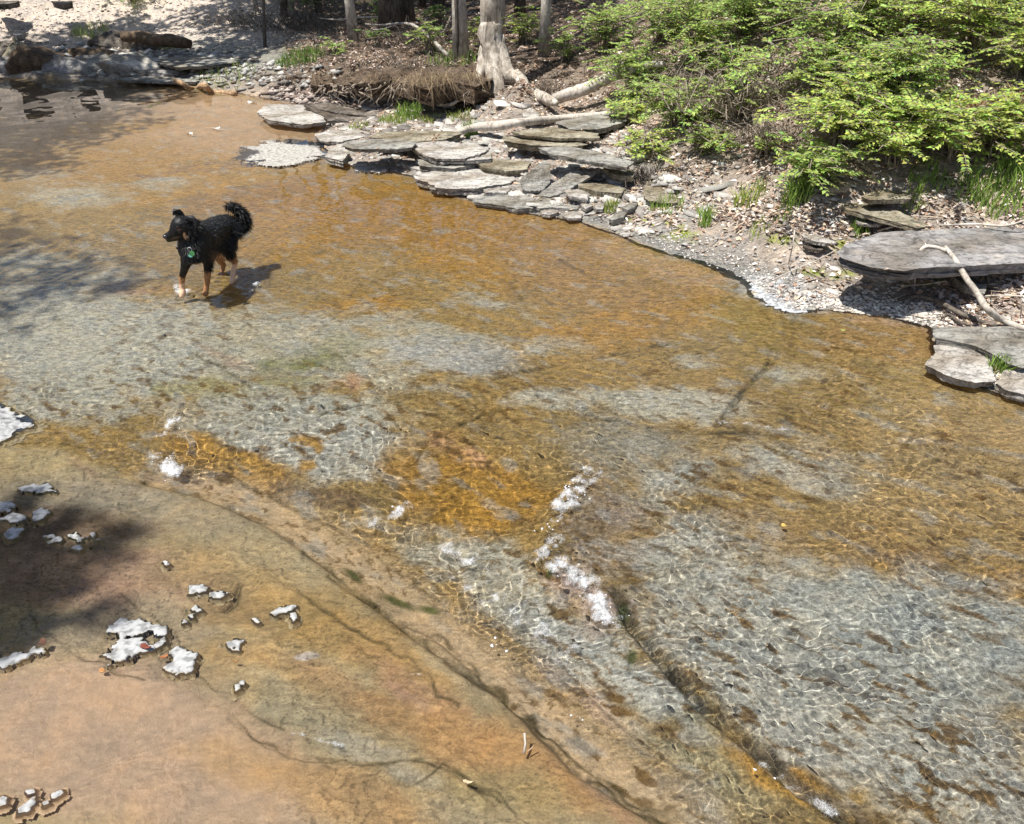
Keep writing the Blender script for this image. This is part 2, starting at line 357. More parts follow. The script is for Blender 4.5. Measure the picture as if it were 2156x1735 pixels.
class MB:
    def __init__(s): s.V = []; s.F = []; s.T = []; s.n = 0
    def add(s, V, F, tint=(1, 1, 1)):
        V = np.asarray(V, float); s.V.append(V); s.F += [tuple(i + s.n for i in f) for f in F]
        t = np.asarray(tint, float); s.T.append(np.broadcast_to(t, (len(V), 3)) if t.ndim == 1 else t); s.n += len(V)
    def tube(s, P, rad, n=7, tint=(1, 1, 1), wob=0.):
        P = [Vector(p) for p in P]; V = []; m = len(P); up = Vector((.13, .21, 1)).normalized()
        for i, p in enumerate(P):
            t = (P[min(i + 1, m - 1)] - P[max(i - 1, 0)]).normalized()
            if abs(t.dot(up)) > .97: up = Vector((1, .1, 0)).normalized()
            a = t.cross(up).normalized(); b = t.cross(a); r = rad[i] if hasattr(rad, '__len__') else rad
            for j in range(n):
                w = 2 * math.pi * j / n; q = r * (1 + wob * math.sin(3 * w + i * 1.7) + wob * random.uniform(-1, 1))
                V.append(p + (a * math.cos(w) + b * math.sin(w)) * q)
        V.append(P[0]); V.append(P[-1]); Fq = []
        for i in range(m - 1):
            for j in range(n): Fq.append((i * n + j, i * n + (j + 1) % n, (i + 1) * n + (j + 1) % n, (i + 1) * n + j))
        for j in range(n): Fq.append(((j + 1) % n, j, m * n)); Fq.append(((m - 1) * n + j, (m - 1) * n + (j + 1) % n, m * n + 1))
        s.add([tuple(v) for v in V], Fq, tint)
    def build(s, name, material, parent=None, smooth=True, origin=None):
        me = bpy.data.meshes.new(name); V = np.concatenate(s.V) if s.V else np.zeros((0, 3))
        if origin is not None: V = V - np.asarray(origin)
        me.from_pydata(V.tolist(), [], s.F)
        if smooth: me.polygons.foreach_set('use_smooth', np.ones(len(me.polygons), bool))
        a = me.color_attributes.new('tint', 'FLOAT_COLOR', 'POINT'); T = np.concatenate(s.T)
        a.data.foreach_set('color', np.concatenate([T, np.ones((len(T), 1))], 1).astype(np.float32).ravel())
        me.update()
        o = link(name, me, material, parent)
        if origin is not None and parent is None: o.location = tuple(origin)
        return o
def spline(P, k=5):
    P = [Vector(p) for p in P]; out = []
    for i in range(len(P) - 1):
        a, b, c, d = P[max(i - 1, 0)], P[i], P[i + 1], P[min(i + 2, len(P) - 1)]
        for j in range(k):
            t = j / k; out.append(.5 * ((2 * b) + (c - a) * t + (2 * a - 5 * b + 4 * c - d) * t * t + (3 * b - a - 3 * c + d) * t ** 3))
    out.append(P[-1]); return out

# ------------------------------------------------------------------ ground sheet
def fan(y): return np.maximum(.64 * (.84 * y + 1.03), 1.0)
def axis_y(n):
    a = -60 + 0 * np.arange(1)
    near = np.linspace(.75, 1, 4)[:-1]
    py = np.linspace(1790, 60, n); _, yy = at(CX, py, 0)          # even steps of view angle, out to about 15 m
    far = yy[-1] + (np.exp(np.linspace(0, 1, 45)[1:] * 4) - 1) / (math.exp(4) - 1) * 90
    back = np.array([-90, -50, -30, -18, -10, -6, -4, -2.8, -2, -1.4, -.9, -.5, -.2, .1, .35, .55, .72, .84, .92])
    return np.concatenate([back[back < yy[0] - .02], yy, far])
def grid(ys, us, clampout=None):
    Y, U = np.meshgrid(ys, us, indexing='ij'); return U * fan(Y), Y
ys = axis_y(600); ui = np.linspace(-1.2, 1.2, 600)
ext = np.array([1.24, 1.3, 1.4, 1.55, 1.8, 2.2, 3, 4.5, 8, 16, 40]); us = np.concatenate([-ext[::-1], ui, ext])
GX, GY = grid(ys, us); GZ = ground_h(GX, GY)
def faces(ny, nx):
    i = (np.arange(ny - 1)[:, None] * nx + np.arange(nx - 1)[None]).ravel(); return np.stack([i, i + 1, i + nx + 1, i + nx], 1)
px, py = proj(GX, GY, GZ)
ORG, OLV, GRY, GRB, TAN = (.355, .21, .052), (.29, .205, .08), (.39, .37, .29), (.385, .375, .315), (.40, .27, .15)
AMB, DRK, PNK, YEL, SILT = (.34, .195, .04), (.10, .06, .02), (.42, .25, .15), (.40, .31, .15), (.46, .32, .20)
PATCH = [  # cx, cy, rx, ry, rot, colour, strength, softness   (in the photograph's 2156 wide frame)
 (500, 270, 520, 90, 0, TAN, 1, .5), (100, 220, 260, 60, 0, (.20, .15, .10), .8, .6), (520, 230, 160, 50, 0, (.42, .29, .17), .9, .6),
 (240, 285, 130, 14, -4, ORG, .9, .5), (650, 420, 420, 60, 3, ORG, .75, .5), (200, 360, 260, 60, 4, (.34, .21, .07), .9, .5), (160, 420, 90, 22, 0, GRY, .8, .6), (345, 400, 60, 12, 0, GRY, .7, .5), (80, 380, 50, 16, 0, GRY, .5, .5),
 (900, 480, 420, 60, 6, (.33, .19, .05), .9, .5), (600, 520, 150, 60, 0, ORG, .7, .5), (1050, 575, 190, 32, 8, ORG, 1, .4), (760, 650, 90, 20, 0, AMB, .9, .5),
 (230, 620, 110, 12, -4, PNK, .4, .6), (90, 590, 160, 55, 0, GRY, .85, .5), (560, 600, 120, 30, 0, OLV, .5, .5), (1300, 600, 260, 70, 10, (.33, .21, .08), .9, .5), (1380, 560, 180, 24, 20, TAN, .8, .5),
 (1330, 700, 220, 45, -8, ORG, .8, .5), (1550, 700, 180, 60, -20, OLV, .7, .5),
 (180, 730, 330, 105, 8, GRY, 1, .35), (140, 850, 160, 50, 0, (.38, .36, .28), .9, .5), (560, 740, 380, 80, 4, GRY, .85, .45), (900, 700, 150, 22, 12, GRY, .8, .5), (960, 760, 150, 34, 5, (.37, .36, .32), .9, .4),
 (640, 780, 110, 40, -20, (.17, .17, .06), .6, .7), (450, 830, 110, 30, 0, (.28, .25, .12), .7, .6), (740, 815, 22, 16, 0, PNK, .9, .5), (480, 765, 60, 10, 25, (.40, .29, .20), .6, .7),
 (1020, 640, 60, 14, 10, GRB, .6, .5), (1180, 740, 70, 16, 0, GRY, .7, .5),
 (620, 880, 240, 45, 0, GRY, 1, .4), (700, 950, 200, 62, 6, GRB, 1, .35), (650, 935, 28, 12, 30, AMB, .9, .4), (640, 985, 24, 14, 0, AMB, .8, .4), (960, 930, 70, 25, 0, OLV, .5, .5),
 (1180, 845, 100, 28, 0, GRY, .9, .35), (1430, 860, 150, 38, 4, GRY, .95, .35), (1480, 770, 50, 14, 0, GRY, .7, .4), (1660, 800, 70, 26, 0, GRY, .55, .6), (1230, 920, 130, 40, 0, (.20, .15, .06), .6, .6),
 (450, 965, 120, 42, 15, AMB, 1, .3), (530, 1010, 110, 26, 25, AMB, .9, .35), (990, 1040, 165, 100, 10, AMB, 1, .3), (1150, 960, 160, 50, 10, OLV, .6, .5), (960, 960, 60, 18, 30, PNK, .5, .5),
 (1350, 960, 170, 60, 10, (.30, .27, .20), .8, .5), (1380, 1040, 130, 40, -20, GRB, .6, .6), (1720, 990, 170, 48, 16, GRB, .9, .4), (1640, 930, 90, 30, 30, OLV, .5, .5),
 (2000, 950, 260, 200, 0, (.36, .26, .12), .7, .6), (1880, 720, 160, 40, 0, (.34, .22, .09), .7, .6), (1950, 680, 160, 22, 4, (.45, .31, .2), .6, .5),
 (1500, 1130, 130, 40, -10, GRB, .85, .4), (1400, 1180, 110, 30, 0, GRB, .8, .4), (1270, 1120, 70, 120, -30, (.22, .17, .13), .7, .5), (1750, 1150, 260, 55, 8, (.30, .20, .08), .8, .5),
 (2060, 1235, 170, 34, 6, AMB, .9, .45), (1900, 1190, 150, 30, 0, (.24, .14, .04), .7, .5),
 (1700, 1420, 430, 190, 28, GRB, 1, .35), (2000, 1350, 300, 130, 15, (.34, .35, .31), .9, .45), (2000, 1620, 300, 160, 30, GRB, .9, .5), (1420, 1250, 90, 60, 30, (.36, .34, .27), .9, .5),
 (1130, 1300, 260, 70, 38, GRY, 1, .4), (980, 1180, 120, 40, 15, GRY, .9, .5), (1300, 1450, 220, 70, 40, (.38, .38, .33), 1, .4), (1230, 1260, 80, 40, 45, (.44, .34, .28), .6, .6), (1250, 1480, 120, 30, 42, (.45, .30, .20), .5, .7),
 (1500, 1620, 200, 70, 32, (.27, .24, .14), .9, .5), (1640, 1640, 160, 42, 25, AMB, .95, .45), (1370, 1520, 120, 20, 42, (.2, .14, .06), .8, .6), (1450, 1700, 90, 40, 20, GRB, .7, .5),
 (670, 1050, 98, 26, 8, (.15, .10, .045), 1, .2)]
PLATP = [
 (120, 960, 260, 40, 10, YEL, .8, .5), (200, 1010, 60, 10, 25, PNK, .6, .6), (560, 1150, 300, 90, 28, (.40, .32, .17), .9, .5), (300, 1060, 220, 40, 12, (.38, .30, .17), .9, .5), (120, 1080, 200, 70, 0, (.29, .25, .18), .8, .5),
 (200, 1220, 330, 60, 4, (.40, .26, .15), 1, .4), (90, 1120, 200, 40, 0, (.22, .13, .08), .7, .5), (560, 1270, 220, 80, 20, (.40, .27, .10), .9, .5), (700, 1330, 160, 60, 28, (.42, .27, .08), .9, .5),
 (150, 1330, 130, 40, 0, (.40, .33, .20), .7, .5), (320, 1330, 120, 60, 0, (.42, .32, .19), .7, .5), (260, 1230, 60, 14, 20, PNK, .4, .6), (480, 1290, 90, 26, 0, (.30, .2, .08), .6, .6),
 (200, 1560, 340, 180, 8, SILT, 1, .3), (450, 1640, 240, 130, 20, SILT, .9, .4), (560, 1430, 130, 50, 20, (.44, .28, .10), .9, .5), (620, 1500, 150, 40, 25, (.39, .33, .19), .8, .5),
 (740, 1470, 130, 26, 28, (.38, .24, .10), .8, .5), (860, 1440, 120, 36, 28, (.40, .235, .11), .85, .5), (850, 1380, 120, 30, 32, (.46, .29, .10), .8, .5), (860, 1480, 60, 16, 30, (.42, .24, .15), .7, .5),
 (800, 1600, 120, 30, 20, (.41, .37, .26), .8, .4), (930, 1560, 160, 40, 28, (.42, .24, .08), .8, .5), (700, 1680, 260, 60, 20, (.45, .28, .11), .9, .5), (1090, 1610, 200, 50, 32, (.48, .27, .09), .9, .5), (1050, 1660, 120, 50, 20, (.38, .29, .12), .8, .5),
 (980, 1420, 160, 22, 38, (.42, .32, .17), .8, .4), (660, 1400, 30, 12, 0, (.5, .45, .4), .8, .3), (1150, 1560, 120, 20, 38, (.26, .17, .07), .7, .6), (970, 1710, 120, 40, 10, (.40, .33, .20), .5, .5), (1280, 1690, 140, 30, 38, (.44, .26, .12), .9, .5)]
def ground_tint():
    X, Y, Z = GX, GY, GZ
    wx = 60 * fbm(X * 3, Y * 3, 4) * 2 / np.maximum(Y, 1.2) ** .6; wy = 40 * fbm(X * 3 + 40, Y * 3, 4) * 2 / np.maximum(Y, 1.2)
    qx, qy = px + wx, py + wy
    C = np.zeros(X.shape + (3,)) + np.array((.29, .20, .075))
    nz = fbm(X * 1.1, Y * 1.4, 4)[..., None]; C = C * (1 + .25 * nz)
    patch_n = fbm(X * 6 + 5, Y * 9, 4)
    def blend(L, C, gate, pnk=1.0):
        for cx, cy, rx, ry, rot, col, st, so in L:
            k = ell(qx, qy, (cx, cy, rx, ry, rot), so) * st * gate
            k = np.clip(k + (k > .02) * (k < .98) * patch_n * pnk * np.clip(k * (1 - k) * 4, 0, 1), 0, 1)[..., None]
            C = C * (1 - k) + np.array(col) * k
        return C
    one = np.ones_like(X); C = blend(PATCH, C, one)
    # silt cloud settled along the channel
    cd = segdist(X, Y, CHAN); k = (np.exp(-(cd / .12) ** 2) * ss(Y, .9, 1.3) * ss(-Y, -3.0, -2.4) * .95)[..., None]
    C = C * (1 - k) + np.array((.52, .39, .24)) * k
    pl = sdist(X, Y, PLAT); pm = ss(pl, -.02, .04)
    P = np.zeros_like(C) + np.array((.37, .285, .14)); P = P * (1 + .3 * nz); P = blend(PLATP, P, one, .35)
    lum = P.mean(-1, keepdims=True); P = P * .84 + (lum * np.array((1.06, .99, .92))) * .16; P = P * (1 + .22 * fbm(X * 22, Y * 40, 4)[..., None])
    C = C * (1 - pm[..., None]) + P * pm[..., None]
    dw = sdist(X, Y, WATER_POLY); inw = ss(dw, -.02, .03)
    # brown algae tufts on the grey rock, stretched along the flow
    a = R(-40); u = X * math.cos(a) + Y * math.sin(a); v = -X * math.sin(a) + Y * math.cos(a)
    sp_ = fbm(u * 9, v * 24, 3); sm = ss(sp_, .17, .26) * (1 - pm) * ss(-Y, -5.5, -2.5) * ss(fbm(X * 1.5 + 9, Y * 1.5, 2), -.25, .2)
    C = C * (1 - .9 * sm[..., None]) + np.array((.13, .075, .02)) * .9 * sm[..., None]
    sq = ss(fbm(u * 26, v * 55, 3), .16, .26) * (1 - pm) * ss(-Y, -3.6, -1.8) * ss(fbm(X * 2.1 + 29, Y * 2.1, 2), -.2, .25); C = C * (1 - .8 * sq[..., None]) + np.array((.14, .085, .025)) * .8 * sq[..., None]
    g2 = ss(fbm(u * 5 + 31, v * 11, 4), .12, .4) * (1 - pm); C = C * (1 - .45 * g2[..., None]) + np.array((.37, .37, .33)) * .45 * g2[..., None]
    # joints filled with dark growth
    for ln, wd, dp in CRACKS_W:
        d = segdist(X + .02 * pn(X * 12, Y * 12), Y + .02 * pn(X * 12 + 9, Y * 12), ln)
        k = (np.exp(-(d / (wd * (1.1 if dp > .04 else .8))) ** 2) * (.45 + .55 * ss(pn(X * 8, Y * 8), -.4, .3)) * .85)[..., None]
        C = C * (1 - k) + np.array((.07, .055, .02)) * k
    for e in [(742, 1232, 26, 7, 38), (840, 1290, 40, 8, 25), (905, 1306, 24, 9, 10), (1303, 1300, 12, 24, 0), (1160, 1210, 8, 14, 0), (1330, 1390, 10, 14, 0)]:
        k = ell(qx * .3 + px * .7, qy * .3 + py * .7, e, .6)[..., None] * .9; C = C * (1 - k) + np.array((.055, .07, .012)) * k
    # flaky shale step edges: crack dirt and edge shade painted into the colour
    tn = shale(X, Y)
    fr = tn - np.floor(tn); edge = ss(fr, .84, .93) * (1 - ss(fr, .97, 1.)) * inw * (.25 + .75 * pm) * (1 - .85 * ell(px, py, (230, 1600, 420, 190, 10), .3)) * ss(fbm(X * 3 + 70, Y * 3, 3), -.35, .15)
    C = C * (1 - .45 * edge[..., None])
    lv = (np.floor(tn) * 12.9898 % 1.0)[..., None]; C = C * (1 + (.16 * (lv - .5)) * (pm * (1 - .9 * ell(px, py, (230, 1600, 420, 190, 10), .3)))[..., None])
    sz = ell(px, py, (230, 1600, 420, 190, 10), .3) * pm
    # banks
    soil = np.zeros_like(C) + np.array((.31, .262, .22)); soil = soil * (1 + .5 * fbm(X * 5, Y * 5, 4)[..., None])
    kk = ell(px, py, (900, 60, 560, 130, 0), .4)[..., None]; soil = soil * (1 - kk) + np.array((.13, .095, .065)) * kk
    kk = (ell(px, py, (230, 30, 420, 75, 4), .3) * ss(Y, 10.5, 11.3))[..., None]; scree = np.array((.52, .44, .37)) * (1 + .35 * fbm(X * 8, Z * 10 + Y * 4, 4)[..., None]); soil = soil * (1 - kk) + scree * kk
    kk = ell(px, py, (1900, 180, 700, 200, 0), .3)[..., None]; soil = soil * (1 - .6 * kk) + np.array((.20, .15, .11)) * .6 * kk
    kk = ell(px, py, (430, 125, 200, 45, 0), .5)[..., None]; soil = soil * (1 - .6 * kk) + np.array((.30, .31, .27)) * .6 * kk
    wetk = (ss(-dw, -.02, .02) * ss(dw, -.35, -.08) * ss(-Y, -7, -6))[..., None]; soil = soil * (1 - wetk) + np.array((.20, .19, .17)) * wetk
    # moss cushions on the bank
    for e in [(1400, 480, 60, 18, 20), (1740, 575, 60, 10, 0), (1960, 590, 60, 14, 0), (1760, 520, 30, 10, 0), (1640, 505, 30, 10, 0), (1350, 465, 30, 8, 0)]:
        k = (ell(qx, qy, e, .6) * ss(fbm(X * 14, Y * 14, 3), -.35, .1))[..., None] * (1 - inw[..., None]); soil = soil * (1 - k) + np.array((.21, .25, .03)) * k
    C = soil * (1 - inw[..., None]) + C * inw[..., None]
    dry = ss(Z - water_level(X, Y), -.001, .004) * inw; e1 = ell(px, py, FOAMPATCH, .5) * dry
    C = C * (1 - e1[..., None]) + np.array((.72, .69, .63)) * e1[..., None]
    e2 = ell(px, py, (1650, 622, 110, 34, 12), .4) * ss(fbm(X * 16, Y * 22, 3), -.3, .1) * .85
    C = C * (1 - e2[..., None]) + np.array((.50, .50, .50)) * e2[..., None]
    grain = np.clip(.95 - .40 * pm - .4 * sz - .5 * (np.exp(-(cd / .085) ** 2)) - .45 * ell(px, py, (480, 250, 480, 80, 0), .4), .12, 1)
    grain = np.where(dw < 0, .9, grain)
    return np.clip(C, .01, .85), grain
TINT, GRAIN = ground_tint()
GV = np.stack([GX, GY, GZ], -1).reshape(-1, 3)
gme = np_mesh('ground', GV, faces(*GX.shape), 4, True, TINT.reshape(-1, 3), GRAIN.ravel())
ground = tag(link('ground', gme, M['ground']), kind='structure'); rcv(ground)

# ------------------------------------------------------------------ water sheet, rippled for real so that it bends the sunlight
def ripples(X, Y):
    r = np.random.RandomState(11); Z = np.zeros_like(X)
    wx = .05 * pn(X * 3.1, Y * 3.1) + .014 * pn(X * 13, Y * 13) + .003 * pn(X * 41, Y * 41); wy = .05 * pn(X * 3.1 + 50, Y * 3.1) + .014 * pn(X * 13 + 50, Y * 13) + .003 * pn(X * 41 + 9, Y * 41)
    fl = R(-38)
    res = np.maximum(2.18 / 860 * fan(Y), (1.9 + Y * Y / 1.9) / F * 1.9)                       # spacing of the sheet: no ripple finer than it can carry
    for k in range(110):
        lam = .0115 * 2 ** (r.rand() ** 1.15 * 2.9); a = fl + R(90) + r.randn() * .95; ph = r.rand() * 6.28
        w = ss(lam / res, 2.6, 5.)
        Z += w * lam ** .92 * .62 * np.sin(2 * np.pi / lam * ((X + wx) * math.cos(a) + (Y + wy) * math.sin(a)) + ph)
    return Z * .0085
wys = at(CX, np.linspace(1775, 140, 860), 0)[1]; wys = np.concatenate([np.array([-.5, 0, .3, .5, .65, .78, .88]), wys]); wys = wys[np.concatenate([[True], np.diff(wys) > 0])]
WX, WY = grid(wys, np.concatenate([np.linspace(-3, -1.12, 40), np.linspace(-1.09, 1.09, 860), np.linspace(1.12, 2.2, 20)]))
wpx, wpy = proj(WX, WY, 0 * WX)
pl = sdist(WX, WY, PLAT); sl = sdist(WX, WY, LOW_POLY); cd = segdist(WX, WY, CHAN)
amp = .50 + .62 * fbm(WX * 1.6, WY * 2, 3) + .3 * fbm(WX * 6, WY * 7, 2)
amp = amp * (1 - .86 * ss(pl, -.06, .06)) * (1 - .9 * np.exp(-(cd / .12) ** 2)) * (1 - .35 * ell(wpx, wpy, (500, 250, 500, 90, 0), .4))
for e, k in [((1130, 1330, 230, 70, 40), .0), ((1400, 1500, 220, 60, 38), .0), ((380, 960, 60, 40, 0), .8), ((1190, 1090, 60, 110, 20), .1), ((760, 1080, 90, 25, 10), .5), ((640, 900, 240, 60, 0), .25)]:
    amp = amp + k * ell(wpx, wpy, e, .5)
amp = np.maximum(amp, .05)
pawd = [at(*R4(q), 0) for q in [(505, 1500), (850, 1465), (1070, 1240)]]
WL = water_level(WX, WY); WZ = WL + ripples(WX, WY) * amp + .004 * fbm(WX * 4, WY * 6, 2) * np.minimum(amp, 1)
for qx_, qy_ in pawd:
    dd = np.sqrt((WX - float(qx_)) ** 2 + (WY - float(qy_)) ** 2); WZ = WZ + .0035 * np.sin(2 * np.pi * dd / .05) * np.exp(-dd / .09)
gh = ground_h(WX, WY)
wf = faces(*WX.shape); wet = (WZ > gh - .012).ravel(); wf = wf[wet[wf].any(1)]
used = np.unique(wf); remap = np.zeros(WX.size, int); remap[used] = np.arange(len(used))
wme = np_mesh('water', np.stack([WX, WY, WZ], -1).reshape(-1, 3)[used], remap[wf], 4)
water = tag(link('water', wme, M['water']), kind='structure'); water.cycles.is_caustics_caster = True

# ------------------------------------------------------------------ stones
def line_z(px, py, P0, gx, gy):
    dx, dy, dz = ray(px, py)                 # plane z = P0.z + gx (x - P0.x) + gy (y - P0.y)
    t = (P0.z - gx * P0.x - gy * P0.y - CAM_H) / (dz - gx * dx - gy * dy)
    return Vector((float(dx * t), float(dy * t), float(CAM_H + dz * t)))
def slab(conv, pts, thick, material, label, lift=0., tilt=(0, 0), group=None, name='slate_slab', cat='rock slab', jag=.085, layers=None, seed=0, z=None, rough=.006):
    rs = np.random.RandomState(seed + len(pts) * 7 + int(pts[0][0]) + 900)
    D = [conv(p) for p in pts]; cx = sum(p[0] for p in D) / len(D); cy = sum(p[1] for p in D) / len(D)
    P0 = hit(cx, cy); P0 = P0 + (Vector((0, 0, CAM_H)) - P0) * ((thick * .75 + lift) / (CAM_H - P0.z))
    if z is not None: P0 = at_plane(cx, cy, z)
    Q = [line_z(p[0], p[1], P0, *tilt) for p in D]
    c = sum(Q, Vector()) / len(Q); size = sum((q - c).length for q in Q) / len(Q)
    ring = []
    for i in range(len(Q)):
        a, b = Q[i], Q[(i + 1) % len(Q)]; k = max(3, int((b - a).length / (size * .085)))
        for j in range(k):
            p = a.lerp(b, j / k); d = (p - c); off = rs.uniform(-1, 1) * jag * size * (.5 if j else .2)
            ring.append(p + d.normalized() * off)
    n = len(ring); L = layers or max(2, min(7, int(thick / .014))); V = []; Fq = []; smooth = []
    def addring(sc, z_, rag=.0):
        for i, p in enumerate(ring):
            d = p - c; s_ = sc * (1 + rs.uniform(-rag, rag)); q = c + d * s_
            V.append((q.x, q.y, q.z + z_ + 0.0))
    radii = [.18, .38, .58, .78, .93]
    V.append(tuple(c + Vector((0, 0, rs.uniform(-1, 1) * rough))))
    nz = lambda x, y: rough * 1.6 * float(fbm(np.array([x * 5 / max(size, .1) * .3]), np.array([y * 5 / max(size, .1) * .3]), 3)[0])
    for r_ in radii:
        addring(r_, 0)
        for i in range(n): x, y, z_ = V[-n + i]; V[-n + i] = (x, y, z_ + nz(x, y) + rs.uniform(-1, 1) * rough * .18)
    addring(1., -.15 * thick / L)
    for i in range(n): Fq.append((0, 1 + i, 1 + (i + 1) % n)); smooth.append(True)
    nr = len(radii)
    zc = 0.; profile = []
    ins = 1.
    for k in range(L):
        ins = 1 + rs.uniform(-.05, .03) - (.06 * k / L); th = thick / L * rs.uniform(.7, 1.3)
        profile.append((ins, zc - .002)); zc -= th; profile.append((ins * rs.uniform(.985, 1.0), zc))
    hard = None
    for q_, (s_, z_) in enumerate(profile):
        if q_ % 2 == 0: hard = [rs.uniform(-.045, .03) for _ in range(n)]; hard = [(hard[i - 1] + hard[i] + hard[(i + 1) % n]) / 2 for i in range(n)]
        for i, p in enumerate(ring):
            d = p - c; q = c + d * (s_ + hard[i] - .01); V.append((q.x, q.y, q.z + z_ + rs.uniform(-1, 1) * thick * .03))
    tot = nr + 1 + len(profile)
    for k in range(tot - 1):
        for i in range(n):
            a = 1 + k * n; Fq.append((a + i, a + n + i, a + n + (i + 1) % n, a + (i + 1) % n)); smooth.append(k < nr - 1)
    b = 1 + (tot - 1) * n; V.append(tuple(c + Vector((0, 0, zc)))); e = len(V) - 1
    for i in range(n): Fq.append((b + (i + 1) % n, b + i, e)); smooth.append(False)
    org = np.array((c.x, c.y, c.z + zc)); me = bpy.data.meshes.new(name)
    me.from_pydata((np.array(V) - org).tolist(), [], Fq); me.polygons.foreach_set('use_smooth', smooth); me.update()
    o = link(name, me, material); o.location = tuple(org); rcv(o)
    return tag(o, label, cat, group, 'thing')
def at_plane(px, py, z): x, y = at(px, py, z); return Vector((float(x), float(y), z))
S, SP, SD, SB, SG = M['slate'], M['slate_pale'], M['slate_dark'], M['slate_brown'], M['slate_big']
G1 = 'flat slabs of slate along the right bank'
def s2(pts, t, m, lab, **k): return slab(R2, pts, t, m, lab, group=G1, **k)
s2([(60, 590), (110, 545), (300, 550), (400, 610), (425, 640), (300, 655), (150, 635), (100, 620)], .05, SP, 'pale angular slab lying in the water, farthest out from the bank', z=.07)
s2([(300, 545), (440, 540), (600, 580), (700, 610), (710, 630), (560, 640), (430, 635), (380, 600)], .07, SD, 'dark splintered slab just right of the pale slab in the water', tilt=(-.06, .25), z=.07, rough=.02)
s2([(330, 548), (450, 552), (620, 592), (640, 610), (500, 596), (380, 575)], .02, SD, 'thin dark shard lying on top of the dark splintered slab', tilt=(-.06, .25), z=.095, rough=.01)
s2([(360, 705), (450, 685), (560, 680), (650, 690), (640, 715), (500, 745), (420, 745), (380, 730)], .03, SP, 'thin pale slab at the water edge above the white shelf', rough=.004)
s2([(500, 762), (545, 740), (680, 728), (800, 733), (905, 748), (880, 772), (780, 784), (560, 782)], .035, S, 'grey slab roofing the black hollow beside the white shelf', z=.20)
s2([(415, 820), (450, 775), (520, 768), (545, 800), (510, 845), (440, 830)], .06, SP, 'pale broken block at the left end of the black hollow', z=.07)
s2([(650, 720), (700, 695), (900, 685), (1080, 690), (1140, 700), (1040, 735), (870, 745), (700, 725)], .045, SB, 'long brown slab behind the black hollow', z=.18)
s2([(860, 750), (950, 725), (1150, 755), (1280, 775), (1260, 800), (1150, 835), (1000, 835), (930, 810), (880, 775)], .05, SP, 'pale slab with an orange leaf clump on it', z=.17)
s2([(905, 840), (1000, 835), (1200, 835), (1220, 860), (1100, 885), (1000, 880), (910, 870)], .05, S, 'grey slab directly under the pale slab with the leaf clump', z=.11)
s2([(1205, 845), (1350, 835), (1500, 850), (1480, 890), (1380, 900), (1250, 880)], .045, SB, 'brownish slab left of the upright pale stone', z=.12)
s2([(880, 920), (980, 900), (1200, 880), (1420, 920), (1400, 960), (1200, 990), (1020, 990), (960, 960), (890, 940)], .055, SP, 'low pale slab strewn with dead leaves at the water edge', z=.075)
s2([(960, 975), (1100, 965), (1380, 950), (1400, 965), (1250, 990), (1100, 1002), (980, 997)], .035, S, 'narrow grey strip of slab under the leaf strewn slab', z=.055)
s2([(1190, 1050), (1250, 1030), (1450, 1015), (1700, 1050), (1760, 1080), (1740, 1100), (1600, 1090), (1430, 1097), (1350, 1080), (1200, 1062)], .04, S, 'long ragged slab with its lower edge in the water', z=.04, jag=.09)
s2([(1445, 940), (1530, 870), (1580, 840), (1605, 860), (1600, 960), (1560, 1000), (1480, 1005), (1445, 980)], .03, S, 'pale grey stone standing tilted among the slabs', tilt=(0, .9), z=.15, rough=.004)
s2([(1530, 1030), (1620, 960), (1720, 900), (1865, 880), (1850, 905), (1780, 950), (1680, 1010), (1600, 1035)], .03, S, 'pointed grey slab leaning right of the tilted stone', tilt=(.25, .35), z=.13)
s2([(1540, 775), (1700, 768), (1900, 808), (2040, 850), (2010, 880), (1800, 846), (1600, 806)], .035, S, 'long upper slab roofing the second black hollow', z=.29)
s2([(1350, 720), (1500, 700), (1700, 720), (1800, 760), (1700, 772), (1500, 762), (1360, 740)], .05, SB, 'flat slab under the long pale log', z=.23)
s2([(1400, 690), (1620, 668), (1850, 700), (1860, 725), (1640, 725), (1450, 708)], .03, SB, 'uppermost slab right of the long pale log', z=.27)
s2([(1750, 965), (1900, 960), (2000, 990), (1980, 1015), (1850, 1005), (1760, 985)], .04, SB, 'narrow brown slab below the pointed slab')
s2([(1680, 1000), (1760, 990), (1810, 1020), (1800, 1045), (1700, 1030)], .04, SP, 'short pale slab below the pointed slab')
s2([(1250, 995), (1330, 985), (1400, 990), (1370, 1012), (1260, 1012)], .03, SP, 'small thin slab under the tilted stone')
s2([(1550, 1110), (1620, 1100), (1650, 1115), (1600, 1130), (1560, 1125)], .025, SP, 'small flat stone touching the water left of a larger one')
s2([(1660, 1130), (1720, 1110), (1775, 1120), (1765, 1145), (1700, 1148)], .025, SP, 'flat oval stone at the water edge below the ragged slab')
s2([(1910, 1150), (1980, 1100), (2020, 1110), (1990, 1140), (1930, 1158)], .04, S, 'grey wedge shaped stone on the mud below the leaf shaded slab')
s2([(1980, 1090), (2030, 1065), (2065, 1070), (2050, 1090), (2010, 1105)], .035, S, 'small grey stone above the wedge shaped stone')
s2([(1760, 1075), (1800, 1060), (1830, 1080), (1790, 1098)], .03, SP, 'pale chip of rock at the right end of the ragged slab')
s2([(1830, 1080), (1860, 1060), (1890, 1075), (1880, 1100), (1845, 1100)], .03, SP, 'pinkish chip of rock beside a small grass tuft')
s2([(525, 855), (600, 842), (645, 850), (640, 868), (560, 868)], .02, SP, 'small white flake in the water below the black hollow')
s2([(635, 890), (700, 872), (760, 880), (740, 898), (660, 902)], .018, SP, 'low white flake just awash near the hollow')
